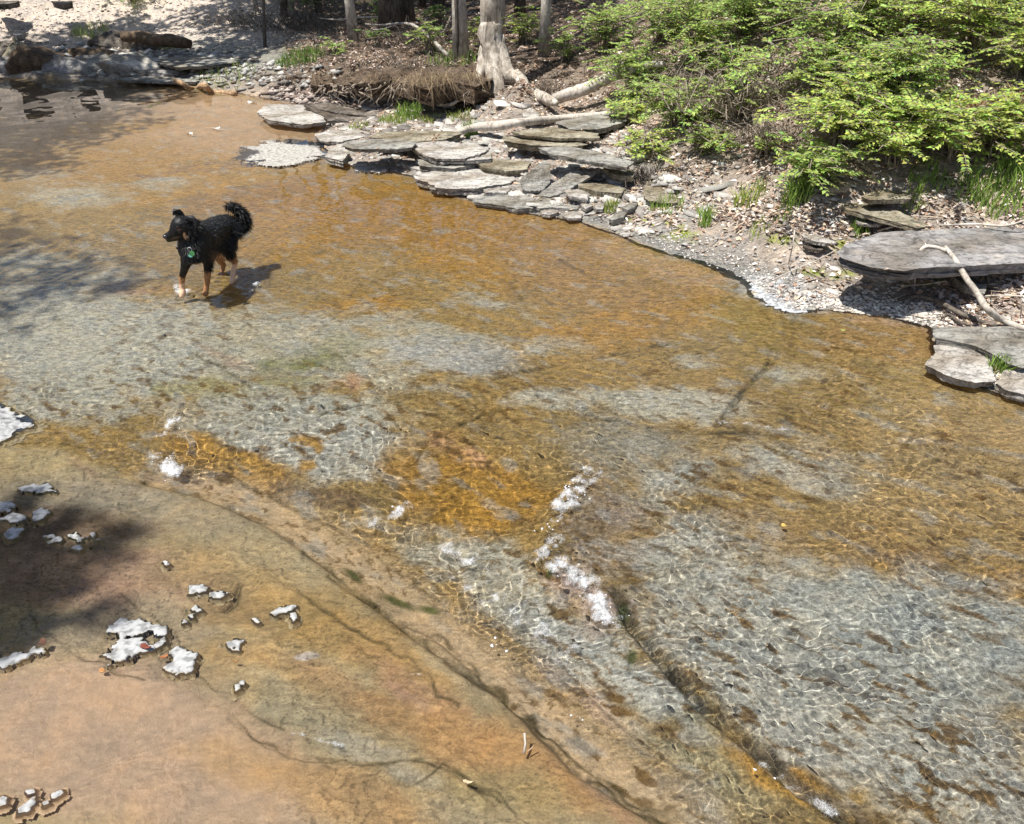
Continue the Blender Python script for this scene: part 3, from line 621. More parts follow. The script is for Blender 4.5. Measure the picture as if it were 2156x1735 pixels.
s2([(820, 860), (870, 845), (930, 880), (920, 895), (870, 882)], .03, SP, 'pale broken chunk at the right end of the hollow')
s2([(1450, 590), (1490, 570), (1540, 590), (1545, 615), (1460, 615)], .05, SP, 'pale lump of rock below the root of the leaning tree', rough=.02)
s2([(915, 590), (980, 560), (1060, 580), (1060, 610), (980, 620)], .06, SB, 'mossy brown stone in the inlet under the big tree')
s2([(1630, 640), (1900, 590), (2000, 580), (2000, 640), (1850, 680), (1700, 680)], .05, S, 'broad grey slab sloping down behind the long pale log', z=.28)
s2([(1880, 880), (1960, 870), (2050, 900), (2040, 930), (1930, 915)], .045, SB, 'rough brown stone at the right end of the second hollow')
s2([(1100, 845), (1230, 800), (1300, 800), (1290, 835), (1200, 842)], .03, SP, 'leaf covered pale slab above the brownish slab', z=.15)
def s3(pts, t, m, lab, **k): return slab(R3, pts, t, m, lab, group=G1, **k)
s3([(150, 1020), (170, 950), (300, 870), (500, 800), (700, 830), (680, 900), (560, 990), (380, 1060), (250, 1068), (160, 1042)], .04, SB, 'large sloping slab with leaf shadows across it', z=.17, tilt=(.02, .12), jag=.03)
s3([(1075, 1010), (1130, 998), (1300, 1050), (1500, 1110), (1660, 1185), (1600, 1200), (1400, 1146), (1240, 1104), (1150, 1056)], .035, SB, 'narrow brown ledge slab over a long black gap', z=.33, jag=.06)
s3([(1300, 1030), (1400, 995), (1570, 1015), (1560, 1045), (1340, 1050)], .03, SB, 'mossy brown slab above the narrow ledge')
s3([(1100, 945), (1230, 960), (1240, 985), (1120, 985)], .03, SB, 'small brown slab under the bushes above the ledge')
def s5(pts, t, m, lab, **k): return slab(R5, pts, t, m, lab, group=G1, **k)
s5([(1170, 420), (1220, 380), (1400, 315), (1800, 295), (2160, 290), (2450, 300), (2480, 440), (2156, 478), (1900, 490), (1600, 505), (1530, 520), (1350, 500), (1200, 452)], .075, SG, 'biggest smooth grey slab raised on the right bank', z=.30, jag=.02, tilt=(0, .03))
s5([(980, 325), (1050, 325), (1150, 360), (1140, 375), (1060, 365), (1000, 345)], .025, SP, 'small pale splinter left of the biggest slab')
s5([(990, 385), (1060, 385), (1110, 405), (1080, 412), (1010, 400)], .02, SD, 'thin dark splinter lying under the small pale splinter')
s5([(1675, 870), (1680, 815), (2156, 808), (2450, 815), (2450, 960), (2156, 1030), (2080, 1010), (2000, 960), (1900, 912), (1800, 890)], .04, S, 'flat bluish slab at the water edge on the far right', z=.09, jag=.03)
s5([(1630, 1010), (1690, 950), (1680, 910), (1780, 895), (1900, 930), (1980, 990), (2010, 1100), (1900, 1107), (1780, 1080), (1700, 1045)], .045, SP, 'white slab standing in the water below the bluish slab', z=.055, jag=.05)
s5([(2010, 1110), (2050, 1040), (2150, 1030), (2350, 1060), (2350, 1220), (2160, 1170), (2060, 1145)], .045, SP, 'white slab in the bottom right corner of the bank, behind a grass tuft', z=.055, jag=.05)
s5([(1770, 545), (1830, 540), (1960, 590), (1950, 640), (1850, 600)], .04, S, 'pale stone below the front edge of the biggest slab')
s5([(1270, 255), (1320, 250), (1420, 262), (1400, 276), (1290, 272)], .02, SP, 'small pale flake lying in the long black gap')
DI = lambda p: p
slab(DI, [(655, 182), (660, 162), (700, 154), (745, 150), (770, 165), (748, 180), (700, 176)], .09, M['soil'], 'dark soil lip of the undercut bank, lowest part at the left', z=.22, name='bank_lip', cat='soil bank', jag=.16, rough=.05, tilt=(.06, .15))
slab(DI, [(735, 172), (745, 150), (800, 145), (868, 146), (885, 165), (872, 182), (830, 168), (780, 176)], .13, M['soil'], 'dark soil lip in the middle of the undercut bank', z=.30, name='bank_lip', cat='soil bank', jag=.14, rough=.05, tilt=(.04, .1))
slab(DI, [(868, 150), (900, 140), (1030, 132), (1040, 165), (1000, 182), (950, 172), (905, 188), (875, 180)], .17, M['soil'], 'dark soil lip of the undercut bank under the pale trunks', z=.36, name='bank_lip', cat='soil bank', jag=.13, rough=.04)
# white crusts that stand dry on the low rock shelf
G2 = 'bleached dry crusts poking out of the shallow water'
WR = M['white_rock']
def crust(pts, lab, h=.005, conv=R6, white=(.35, .35, .345), skirt=.034, rag=0., rock=(.33, .27, .16), **k):
    D = [conv(p) for p in pts]; cx = sum(p[0] for p in D) / len(D); cy = sum(p[1] for p in D) / len(D)
    x, y = at(cx, cy, 0); z0 = float(water_level(np.array([x]), np.array([y]))[0]); PW = np.array(W2(D, z0)); big = h > .03
    h = h if big else min(h, .0045); st = max(.0035, float(np.ptp(PW[:, 0])) / 120); mg = .05 if not big else .12
    X, Y = np.meshgrid(np.arange(PW[:, 0].min() - mg, PW[:, 0].max() + mg, st), np.arange(PW[:, 1].min() - mg, PW[:, 1].max() + mg, st))
    sd = sdist(X, Y, PW); rg = min(1., max(.3, float(np.ptp(PW[:, 0])) / .12)); sd = sd + rg * (.026 * fbm(X * 20, Y * 24, 3) + .013 * fbm(X * 60, Y * 70, 3)) + .002
    sd = sd + rag * fbm(X * 4.5 + 3, Y * 9, 3) + rag * .5 * fbm(X * 14, Y * 30, 2)
    hole = ss(fbm(X * 30 + 8, Y * 36, 3), .16, .3) * (.016 if not big else 0) * rg; sd = sd - hole * ss(-sd, -.03, -.002)
    Z = z0 + (h * ss(sd, 0, .010 if not big else .16) + .0012 * fbm(X * 60, Y * 60, 2) * ss(sd, 0, .01)) - skirt * ss(-sd, 0, .009 if not big else .03)
    dryk = ss(sd, -.0005, .0025)[..., None]; lay = (.55 + .45 * ss(fbm(X * 34 + 3, Y * 40, 4), -.22, .02) + .12 * fbm(X * 47 + .3 * pn(X * 90, Y * 90), Y * 90, 3))[..., None]
    px_, py_ = proj(X, Y, Z); rock = np.array(rock); T_ = rock * (1 - dryk) + np.array(white) * lay * dryk
    ny, nx = X.shape; Fq = faces(ny, nx); ok = (sd > -(.014 if not big else .04)).ravel(); Fq = Fq[ok[Fq].all(1)]; us_ = np.unique(Fq); rm = np.zeros(X.size, int); rm[us_] = np.arange(len(us_))
    org = np.array((float(x), float(y), z0)); V = np.stack([X, Y, Z], -1).reshape(-1, 3)[us_] - org
    o = link('rock_crust', np_mesh('rock_crust', V, rm[Fq], 4, True, T_.reshape(-1, 3)[us_]), M['crust_']); o.location = tuple(org); rcv(o)
    return tag(o, lab, 'rock', G2, 'thing')
crust([(605, 1345), (690, 1300), (860, 1298), (935, 1335), (950, 1375), (830, 1372), (740, 1395), (700, 1405), (660, 1380)], 'widest white crust, upper half of the large broken patch')
crust([(640, 1440), (700, 1400), (760, 1400), (850, 1410), (870, 1465), (760, 1520), (610, 1545), (680, 1510), (590, 1500), (640, 1482)], 'white crust under the widest one, with a red leaf on it')
crust([(885, 1440), (940, 1395), (952, 1440), (900, 1452)], 'small white crust at the right tip of the widest one', h=.008)
crust([(975, 1450), (1040, 1445), (1090, 1490), (1135, 1510), (1110, 1560), (1100, 1600), (1010, 1605), (930, 1570), (990, 1545), (970, 1490)], 'ragged white crust right of the large broken patch')
crust([(-60, 1500), (0, 1500), (120, 1480), (240, 1450), (250, 1475), (140, 1530), (0, 1560), (-60, 1570)], 'long white crust running in from the left edge')
crust([(1075, 1100), (1200, 1105), (1190, 1140), (1080, 1150)], 'flat white crust left of the short black crack')
crust([(1200, 1145), (1250, 1130), (1305, 1140), (1260, 1180), (1210, 1165)], 'small white crust touching the short black crack')
crust([(1055, 1232), (1120, 1218), (1160, 1245), (1120, 1262), (1090, 1244)], 'thin white crust below the black crack', h=.008)
crust([(1080, 1268), (1105, 1264), (1105, 1284), (1085, 1286)], 'tiny white crust under the thin one', h=.008)
crust([(1042, 1294), (1068, 1292), (1068, 1312), (1046, 1314)], 'tiny white crust lowest under the thin one', h=.008)
crust([(1555, 1255), (1600, 1225), (1640, 1214), (1690, 1215), (1680, 1240), (1620, 1262), (1570, 1272)], 'white speckled crust farthest right on the shelf', h=.008)
crust([(1660, 1262), (1690, 1255), (1698, 1288), (1672, 1306)], 'small white crust below the speckled one', h=.007)
crust([(1265, 1420), (1330, 1405), (1390, 1420), (1370, 1465), (1310, 1450)], 'faint greyish crust barely above the water', h=.004)
crust([(120, 540), (200, 515), (270, 520), (310, 560), (230, 570), (150, 560)], 'grey crust topmost in the shaded cluster at the left edge')
crust([(-40, 630), (0, 625), (60, 620), (90, 650), (50, 680), (-30, 680)], 'rounded grey crust cut by the left edge')
crust([(10, 715), (80, 680), (145, 700), (130, 740), (60, 735)], 'grey crust under the rounded one')
crust([(190, 680), (240, 650), (285, 680), (250, 715), (200, 735)], 'grey crust at the right side of the shaded cluster')
crust([(20, 800), (80, 765), (140, 770), (110, 820), (50, 832)], 'lit grey crust at the bottom of the shaded cluster')
crust([(255, 815), (310, 800), (360, 830), (340, 855), (290, 850)], 'shaded bluish crust left of a pair')
crust([(380, 815), (430, 805), (500, 830), (450, 845)], 'pale crust right of the bluish one')
crust([(380, 885), (450, 870), (515, 875), (450, 905)], 'pale crust nearest below the pair')
crust([(520, 800), (540, 795), (545, 830), (600, 835), (580, 842), (530, 836)], 'thin bright crust at the end of the pair', h=.007)
crust([(930, 965), (955, 960), (972, 978), (950, 985)], 'lone tiny white crust on the tan silt', h=.006)
crust([(1445, 1290), (1470, 1282), (1492, 1308), (1475, 1318)], 'small egg shaped white pebble on the shelf', h=.02)
crust([(1335, 1670), (1365, 1665), (1375, 1690), (1350, 1705)], 'small white crust at the end of a thin joint', h=.008)
crust([(1375, 1640), (1395, 1645), (1392, 1665), (1372, 1655)], 'tiny white crust just above the one at the joint', h=.008)
crust([(-120, 60), (0, 68), (80, 110), (150, 150), (200, 182), (120, 200), (60, 250), (0, 272), (-120, 290)], 'smooth white rock rising at the left edge', h=.05)
crust([(490, 335), (515, 312), (560, 300), (620, 294), (675, 300), (694, 322), (665, 336), (600, 346), (555, 348)], 'broad bleached shelf just awash at the tip of the slate ledges', h=.004, conv=lambda p: p, white=(.38, .36, .325), skirt=.09, rag=.16)
crust([(1565, 590), (1600, 598), (1660, 620), (1700, 640), (1705, 655), (1660, 660), (1620, 642), (1590, 618)], 'wet grey spit of fine gravel running into the water at the right shore', h=.004, conv=lambda p: p, white=(.40, .41, .42), skirt=.05, rag=.08)
crust([(1730, 640), (1800, 628), (1880, 632), (1930, 650), (1900, 668), (1820, 662), (1760, 655)], 'pale speckled gravel edge below the biggest slab', h=.004, conv=lambda p: p, white=(.46, .42, .37), skirt=.05)
crust([(745, 350), (790, 348), (820, 356), (800, 364), (750, 360)], 'small white flat just awash under the black hollow', h=.004, conv=lambda p: p, white=(.42, .40, .36), skirt=.06)
for i, (p, lb) in enumerate([([(-20, 2330), (20, 2300), (50, 2320), (30, 2350), (-10, 2360)], 'white crust in the bottom left corner'),
                    ([(95, 2380), (150, 2340), (200, 2310), (210, 2345), (160, 2390), (110, 2400)], 'largest white crust near the bottom left corner'),
                    ([(225, 2330), (280, 2325), (290, 2350), (240, 2365)], 'small white crust right of the largest corner one'),
                    ([(285, 2300), (345, 2275), (355, 2290), (320, 2320), (290, 2325)], 'slanted white crust rightmost in the bottom left corner'),
                    ([(150, 2275), (190, 2262), (195, 2285), (160, 2292)], 'tiny white crust topmost in the bottom left corner')]): crust(p, lb, h=.008, rock=(.46, .335, .21), skirt=.022)
# submerged stones
def round_stone(px, py, r, sc, material, label, cat='boulder', name='boulder', group=None, z=None, rot=0., seed=0, amp=.22, sub=4):
    bm = bmesh.new(); bmesh.ops.create_icosphere(bm, subdivisions=sub, radius=1.)
    rs = np.random.RandomState(seed + int(px) + 50); off = rs.rand() * 50
    pl_ = [(Vector(rs.randn(3)).normalized(), rs.uniform(.50, .85)) for _ in range(13)]
    P0 = hit(px, py) if z is None else at_plane(px, py, z)
    V = np.array([v.co for v in bm.verts]); nse = fbm(V[:, 0] * 1.7 + off, V[:, 1] * 1.7 + V[:, 2] * 1.3, 4); fine = fbm(V[:, 0] * 6 + off, V[:, 1] * 6 + V[:, 2] * 5, 3)
    for v, a, f_ in zip(bm.verts, nse, fine):
        co = v.co.copy()
        for nrm, d in pl_:
            e = co.dot(nrm) - d
            if e > 0: co -= nrm * e * .85
        co *= 1 + amp * a + amp * .25 * f_
        v.co = Vector((co.x * sc[0], co.y * sc[1], co.z * sc[2])) * r
        v.co.rotate(Matrix.Rotation(rot, 3, 'Z'))
    me = bpy.data.meshes.new(name); bm.to_mesh(me); bm.free(); me.polygons.foreach_set('use_smooth', np.ones(len(me.polygons), bool))
    o = link(name, me, material); o.location = P0; rcv(o); return tag(o, label, cat, group)
G3 = 'boulders across the far end of the pool'
BB, BG = M['boulder_brown'], M['slate_big']
for (x, y), r, sc, m, lb, ro in [
    (R1((268, 420)), .30, (1.35, .8, .95), BB, 'blocky brown boulder at the far water edge', .1),
    (R1((430, 430)), .26, (1.5, .7, .75), SG, 'rough grey boulder right of the blocky brown one', .1),
    (R1((560, 430)), .25, (1.5, .8, .75), S, 'pale pitted boulder between the rough grey and the angular one', 0),
    (R1((800, 425)), .24, (2.0, .9, .62), SP, 'pale angular boulder, largest lit one at the far edge', .1),
    (R1((120, 365)), .26, (1.2, .8, .95), SB, 'rounded brown boulder behind at the left', 0),
    (R1((60, 430)), .24, (1.7, .8, .6), SG, 'low bluish boulder at the left edge of the pool', 0),
    (R1((585, 350)), .22, (2.0, .8, .6), BB, 'long dark boulder above the pale pitted one', 0),
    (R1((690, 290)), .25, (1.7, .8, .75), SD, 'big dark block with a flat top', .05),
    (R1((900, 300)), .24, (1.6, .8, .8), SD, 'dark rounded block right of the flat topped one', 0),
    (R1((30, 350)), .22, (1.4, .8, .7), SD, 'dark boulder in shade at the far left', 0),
    (R1((1000, 470)), .16, (1.8, .8, .4), SP, 'small low stone where the far ledge meets the water', 0)]:
    round_stone(x, y, r, sc, m, lb, group=G3, rot=ro)
slab(R1, [(960, 370), (1100, 335), (1350, 318), (1550, 340), (1520, 385), (1300, 410), (1100, 420), (1000, 400)], .035, S, 'wide grey rock shelf beyond the far water edge, streaked with shade', name='rock_shelf', cat='rock shelf')
slab(R1, [(700, 490), (900, 474), (1050, 480), (1250, 500), (1230, 512), (1000, 510), (800, 502)], .03, S, 'thin grey ledge along the far water line', name='rock_shelf', cat='rock shelf')
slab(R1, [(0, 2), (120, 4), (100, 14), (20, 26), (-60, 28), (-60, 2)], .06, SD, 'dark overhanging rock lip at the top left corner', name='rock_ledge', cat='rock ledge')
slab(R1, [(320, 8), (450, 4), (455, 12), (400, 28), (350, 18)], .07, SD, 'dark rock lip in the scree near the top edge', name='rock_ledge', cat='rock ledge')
slab(R1, [(70, 205), (110, 188), (160, 192), (150, 210), (100, 220)], .06, SP, 'pale slab upper one at the foot of the scree', name='rock_block', cat='rock')
slab(R1, [(80, 262), (110, 245), (160, 240), (150, 262), (100, 275)], .06, SP, 'pale slab lower one at the foot of the scree', name='rock_block', cat='rock')

# ------------------------------------------------------------------ logs and sticks
def on(px, py, h=0.): P = hit(px, py); return P + (Vector((0, 0, CAM_H)) - P) * min(.07, h / max(.3, CAM_H - P.z))
def stick(conv, pts, rad, material, label, name='fallen_branch', cat='branch', n=7, k=5, wob=.06, sides=(), group=None):
    P = spline([on(*conv(p[:2]), p[2]) for p in pts], k); m = len(P)
    r = [np.interp(i / (m - 1), np.linspace(0, 1, len(rad)), rad) for i in range(m)]
    org = np.array(P[0]); e = MB(); e.tube(P, r, n, wob=wob)
    for pt2, rd in sides:
        Q = spline([on(*conv(p[:2]), p[2]) for p in pt2], k); e.tube(Q, [np.interp(i / (len(Q) - 1), np.linspace(0, 1, len(rd)), rd) for i in range(len(Q))], max(5, n - 2), wob=wob)
    o = e.build(name, material, None, True, org); rcv(o)
    return tag(o, label, cat, group)
DW, TW, BP = M['driftwood'], M['twig'], M['bark_pale']
stick(R2, [(1625, 525, .09), (1720, 492, .13), (1800, 462, .16), (1950, 395, .22), (2100, 350, .25), (2200, 345, .25)], [.05, .058, .055, .045, .035, .02], DW, 'thick grey fallen log rising to the right below the bushes', 'fallen_log', 'log', 12, wob=.05)
stick(R2, [(1010, 745, .05), (1050, 722, .06), (1200, 675, .07), (1330, 668, .07), (1450, 650, .07), (1700, 622, .07), (1950, 595, .06)], [.012, .022, .035, .042, .035, .03, .02], DW, 'long thin pale log lying over the slabs behind the leaf clump', 'fallen_log', 'log', 10)
stick(R1, [(1095, 510, .04), (1140, 525, .05), (1190, 552, .02), (1240, 562, -.01), (1280, 535, .07), (1330, 578, .03), (1400, 592, .02), (1475, 594, .03)], [.028, .03, .022, .03, .035, .028, .03, .032], M['orangewood'], 'crooked orange brown branch lying in the far pool', n=8, sides=[([(1240, 560, .0), (1262, 545, .05), (1300, 548, .02)], [.02, .02, .01])])
stick(R5, [(1740, 398, .20), (1790, 480, .24), (1850, 570, .22), (1900, 640, .20), (1960, 720, .14), (2020, 785, .06), (2100, 812, .04), (2160, 822, .04), (2300, 828, .03)], [.009, .014, .015, .016, .017, .016, .015, .013], DW, 'bare pale branch propped against the biggest slab', n=8,
      sides=[([(1750, 418, .21), (1700, 405, .24), (1640, 395, .25), (1600, 430, .20), (1580, 490, .15), (1558, 522, .10), (1575, 545, .06), (1580, 592, .02)], [.011, .010, .010, .010, .010, .009, .006, .004]), ([(1640, 395, .25), (1632, 388, .27)], [.006, .002])])
stick(R5, [(1490, 682, .02), (1540, 665, .02), (1600, 668, .02), (1700, 692, .02), (1780, 730, .03), (1850, 765, .02), (1950, 800, .02), (2100, 838, .02)], [.009, .012, .011, .013, .014, .012, .01], M['bark_dark'], 'dark wet stick lying along the shore on the right')
stick(R5, [(1720, 775, .01), (1760, 762, .02), (1820, 800, .02), (1900, 815, .01)], [.006, .008, .008, .005], M['bark_dark'], 'short dark stick beside the long wet one')
stick(R5, [(830, 572, .02), (950, 520, .06), (1060, 470, .08), (1172, 415, .10)], [.003, .004, .004, .003], DW, 'thin straight pale stalk leaning on the corner of the biggest slab', 'dry_stalk', 'stalk', 5)
stick(R5, [(10, 332, .02), (120, 290, .05), (240, 250, .08)], [.003, .004, .003], DW, 'thin pale stalk beside the moss cushion', 'dry_stalk', 'stalk', 5)
stick(R5, [(945, 330, .16), (935, 400, .12), (915, 492, .01)], [.004, .004, .004], DW, 'short upright bent stalk on the mud', 'dry_stalk', 'stalk', 5)
stick(R5, [(1535, 605, .02), (1640, 592, .03), (1745, 582, .03)], [.003, .004, .003], DW, 'thin pale stalk lying on moss below the biggest slab', 'dry_stalk', 'stalk', 5)
stick(R5, [(1380, 325, .02), (1450, 300, .04), (1530, 270, .06)], [.004, .005, .004], DW, 'thin pale stalk lying above the biggest slab', 'dry_stalk', 'stalk', 5)
stick(R5, [(1900, 662, .02), (2020, 660, .03), (2150, 662, .03)], [.004, .005, .004], DW, 'straight pale stalk under the propped branch', 'dry_stalk', 'stalk', 5)
stick(R5, [(1700, 300, .02), (1900, 285, .04), (2050, 290, .04), (2150, 270, .05)], [.005, .007, .007, .005], DW, 'pale forked twig lying along the back of the biggest slab', sides=[([(2050, 290, .04), (2110, 312, .03)], [.005, .002])])
stick(R2, [(1010, 555, .06), (1080, 552, .09), (1120, 535, .1), (1180, 528, .1)], [.012, .016, .014, .01], DW, 'short curved root stub over the dark inlet', 'root_stub', 'root')
stick(R1, [(770, 235, .15), (900, 232, .16), (960, 250, .16), (1080, 258, .16), (1190, 275, .1)], [.06, .075, .07, .08, .05], BB, 'mossy fallen trunk lying behind the far boulders', 'mossy_log', 'log', 12, wob=.08)
stick(R2, [(630, 128, .5), (720, 133, .55), (800, 125, .55), (870, 130, .5), (930, 165, .4), (985, 215, .3), (1030, 265, .15), (1065, 298, .05)], [.008, .012, .016, .02, .022, .022, .022, .02], BP, 'long pale branch arching down before the twin trunks', sides=[([(800, 125, .55), (730, 152, .5), (660, 158, .48)], [.012, .008, .004])])
stick(R2, [(380, 95, .4), (480, 105, .45), (600, 92, .5), (760, 90, .5)], [.005, .01, .012, .008], BP, 'thin pale branch crossing the dark woodland floor')
stick(R2, [(1000, 180, .5), (1040, 170, .4), (1060, 130, .5), (1090, 60, .8)], [.008, .012, .012, .008], TW, 'bent twig left of the twin trunks')
stick(R3, [(960, 45, .2), (1030, 50, .25), (1070, 0, .5), (1100, -40, .6)], [.02, .02, .016, .01], DW, 'grey dead branch near the top of the leafy slope')
stick(R3, [(780, 218, .3), (820, 232, .3), (860, 250, .25)], [.006, .008, .005], DW, 'short white stick caught among the bushes')
rsS = np.random.RandomState(5)
for i, (x, y) in enumerate([(150, 260), (330, 420), (470, 240), (560, 330), (620, 470), (780, 420), (880, 330), (1230, 290), (1780, 240), (1900, 210)]):
    pass

# ------------------------------------------------------------------ trees
def leaf_quads(P, D, Nn, L, Wd, tint):
    """P base points, D directions, Nn normals: folded four-point leaves"""
    D = D / np.maximum(np.linalg.norm(D, axis=1, keepdims=True), 1e-6); S_ = np.cross(D, Nn); S_ /= np.maximum(np.linalg.norm(S_, axis=1, keepdims=True), 1e-6)
    U = np.cross(S_, D); L = L[:, None]; Wd = Wd[:, None]
    a = P; b = P + D * L * .45 + S_ * Wd * .5 + U * Wd * .18; c = P + D * L - U * L * .08; d = P + D * L * .45 - S_ * Wd * .5 + U * Wd * .18
    n = len(P); V = np.stack([a, b, c, d], 1).reshape(-1, 3); i = np.arange(n) * 4
    Fc = np.concatenate([np.stack([i, i + 1, i + 2], 1), np.stack([i, i + 2, i + 3], 1)])
    return V, Fc, np.repeat(tint, 4, 0)
def leaf_object(name, P, D, Nn, L, Wd, tint, material, parent=None, origin=None, kind='stuff'):
    V, Fc, T = leaf_quads(P, D, Nn, L, Wd, tint)
    if origin is not None: V = V - np.asarray(origin)
    o = link(name, np_mesh(name, V, Fc, 3, False, T), material, parent)
    if kind: o['kind'] = kind
    return o
def rdir(n, flat=.35):
    a = rng.rand(n) * 6.283; return np.stack([np.cos(a), np.sin(a), rng.randn(n) * flat], 1)
def rnorm(n, s=.4): v = rng.randn(n, 3) * s; v[:, 2] = 1; return v
def crown_leaves(C, rad, n, size, parent, org, base=(.10, .17, .025)):
    C = np.asarray(C); k = rng.randint(0, len(C), n); r_ = np.asarray(rad)[k][:, None]
    # leaves gathered in sprays so that the light comes through in flecks
    m = max(6, n // 14); sc = rng.randn(m, 3); sc /= np.linalg.norm(sc, axis=1, keepdims=True); sc *= rng.rand(m, 1) ** .4
    j = rng.randint(0, m, n); P = C[k] + r_ * (sc[j] * np.array([1, 1, .55])) + rng.randn(n, 3) * .16
    t = np.array(base) * (1 + rng.randn(n, 1) * .25); t = np.clip(t, .01, .5)
    leaf_object('crown', P, rdir(n), rnorm(n, .7), size * rng.uniform(.7, 1.3, n), size * .75 * rng.uniform(.7, 1.2, n), t, M['leaf'], parent, org)
G4 = 'tree trunks standing on the far bank'
def tree(base, rad, height, lean, bark, label, crown=(1.6, 900), name='tree', world=None, n=10, bow=.1, flare=1.6, group=G4, crown_z=None, roots=()):
    B = Vector(world) if world else hit(*base); B = B - Vector((0, 0, .06)); root = empty(name, B, label, 'tree', group)
    ph = random.uniform(0, 6); P = []; rr = []
    for i in range(15):
        t = i / 14; P.append(Vector((lean[0] * t * height + bow * math.sin(t * 3 + ph) * t, lean[1] * t * height + bow * math.cos(t * 2.5 + ph) * t, t * height)))
        rr.append(rad * (1 - .55 * t) * (1 + (flare - 1) * math.exp(-t * height / .18)))
    e = MB(); e.tube(P, rr, n, wob=.05)
    for rt in roots:
        Q = spline([Vector(q) - B for q in rt[0]], 4); e.tube(Q, [np.interp(i / (len(Q) - 1), np.linspace(0, 1, len(rt[1])), rt[1]) for i in range(len(Q))], 8, wob=.10)
    e.build('trunk', bark, root)
    cents = []; rads = []; top = P[-1]; zs = crown_z or (.45, 1.)
    for q in range(7 if crown[1] else 0):
        t = random.uniform(*zs); k = min(13, int(t * 14)); s = P[k]; a = q * 2.4 + ph; ln = crown[0] * random.uniform(.6, 1.1)
        en = s + Vector((math.cos(a) * ln, math.sin(a) * ln, ln * .5)); md = s.lerp(en, .5) + Vector((0, 0, .12 * ln))
        b = MB(); b.tube(spline([s, md, en], 3), [rr[k] * .45 * (1 - j / 7.5) for j in range(7)], 5); b.build('limb', bark, root)
        cents.append(tuple(B + en)); rads.append(crown[0] * random.uniform(.35, .6))
    if crown[1]:
        cents.append(tuple(B + top)); rads.append(crown[0] * .6)
        crown_leaves(cents, rads, crown[1], .11, root, np.array(B))
    return root
K = M['bark_dark']
# the big one at the bank edge, with its roots hanging over the undercut
def hp(zx, zy, h): return on(*R2((zx, zy)), h)
BIGB = at_y(*R2((1290, 350)), 8.75)
BIGB.z += .06
rt = [([BIGB + Vector((0, .02, .35)), BIGB + Vector((.02, -.02, .12)), at_y(*R2((1310, 400)), 8.6), at_y(*R2((1325, 470)), 8.45), at_y(*R2((1340, 520)), 8.4)], [.12, .12, .10, .08, .04]),
      ([BIGB + Vector((.05, 0, .2)), at_y(*R2((1380, 390)), 8.6), at_y(*R2((1440, 410)), 8.4), at_y(*R2((1480, 475)), 8.1), at_y(*R2((1530, 500)), 7.9), at_y(*R2((1600, 530)), 7.7), at_y(*R2((1640, 545)), 7.6)], [.09, .08, .06, .055, .055, .05, .02]),
      ([BIGB + Vector((-.05, 0, .12)), at_y(*R2((1230, 400)), 8.6), at_y(*R2((1180, 430)), 8.5), at_y(*R2((1120, 455)), 8.5)], [.07, .05, .04, .015]),
      ([BIGB + Vector((0, 0, .1)), at_y(*R2((1290, 430)), 8.5), at_y(*R2((1290, 500)), 8.45)], [.07, .05, .02])]
tree(None, .100, 8.5, (.0, .02), M['bark_syc'], 'stout mottled tree at the bank edge with bare roots hanging over the undercut', crown=(2.2, 350), world=BIGB, bow=.06, flare=1.15, n=14, roots=rt)
tree(R2((1130, 312)), .078, 8., (.0, .03), M['bark_pale'], 'pale straight trunk, left neighbour of the stout mottled tree', crown=(1.8, 220), bow=.05, n=12, flare=1.25)
tree(R2((1120, 325)), .022, 5., (-.01, .0), K, 'thin dark sapling touching the front of the pale straight trunk', crown=(.6, 100), bow=.03, n=6, flare=1.1)
tree(R2((1568, 290)), .058, 8., (.035, .02), M['bark_pale'], 'slender grey tree right of the stout tree, leaning slightly right', crown=(1.6, 220), bow=.06, n=10, flare=1.3)
tree(R2((1340, 190)), .06, 8., (.0, .02), M['bark_pale'], 'grey trunk half hidden behind the stout mottled tree', crown=(1.5, 150), bow=.05, flare=1.2)
tree(R2((570, 225)), .06, 8., (-.02, .02), M['bark_pale'], 'greyish slim tree at the left end of the woodland', crown=(2.2, 1500), flare=1.3)
tree(R2((760, 165)), .12, 9., (-.01, .02), M['bark_dark'], 'broad brown trunk left of the centre of the woodland', crown=(2.4, 1800), flare=1.3, n=12)
tree(R2((850, 120)), .10, 9., (-.02, .02), K, 'dark trunk right of the broad brown one', crown=(2.2, 1500), flare=1.2)
tree(R2((1010, 60)), .10, 9., (0, 0), K, 'dark trunk deep in shade left of the pale straight one', crown=(2.2, 1500), flare=1.2)
tree(R2((385, 60)), .05, 7., (0, 0), K, 'thin dark tree at the left fringe of the wood', crown=(1.2, 300), flare=1.2)
tree(R2((245, 85)), .04, 7., (.01, 0), M['bark_pale'], 'thin pale sapling above the far rock shelf', crown=(.8, 150), flare=1.2)
tree(R2((60, 60)), .03, 6., (-.02, 0), M['bark_pale'], 'very thin pale sapling at the foot of the scree', crown=(.8, 80), flare=1.1)
tree(R2((100, 250)), .022, 4., (.10, .05), K, 'thin dark leaning sapling rising from the far shelf', crown=(.8, 250), bow=.2, n=6, flare=1.1)
tree(R2((200, 90)), .05, 6., (.13, .03), K, 'leaning dark sapling right of the leftmost pair', crown=(1.4, 700), flare=1.1)
tree(R2((1440, 80)), .07, 8., (.01, .02), K, 'dark slim trunk behind the slender grey tree', crown=(2.0, 1200), flare=1.2)
tree(R2((930, 40)), .05, 8., (.02, .02), K, 'dark sapling between two dark trunks', crown=(1.6, 900), flare=1.2)
tree(R2((1850, 60)), .05, 7., (.0, .02), M['bark_pale'], 'pale thin trunk among the bushes at the left of the slope', crown=(1.0, 200), flare=1.2)
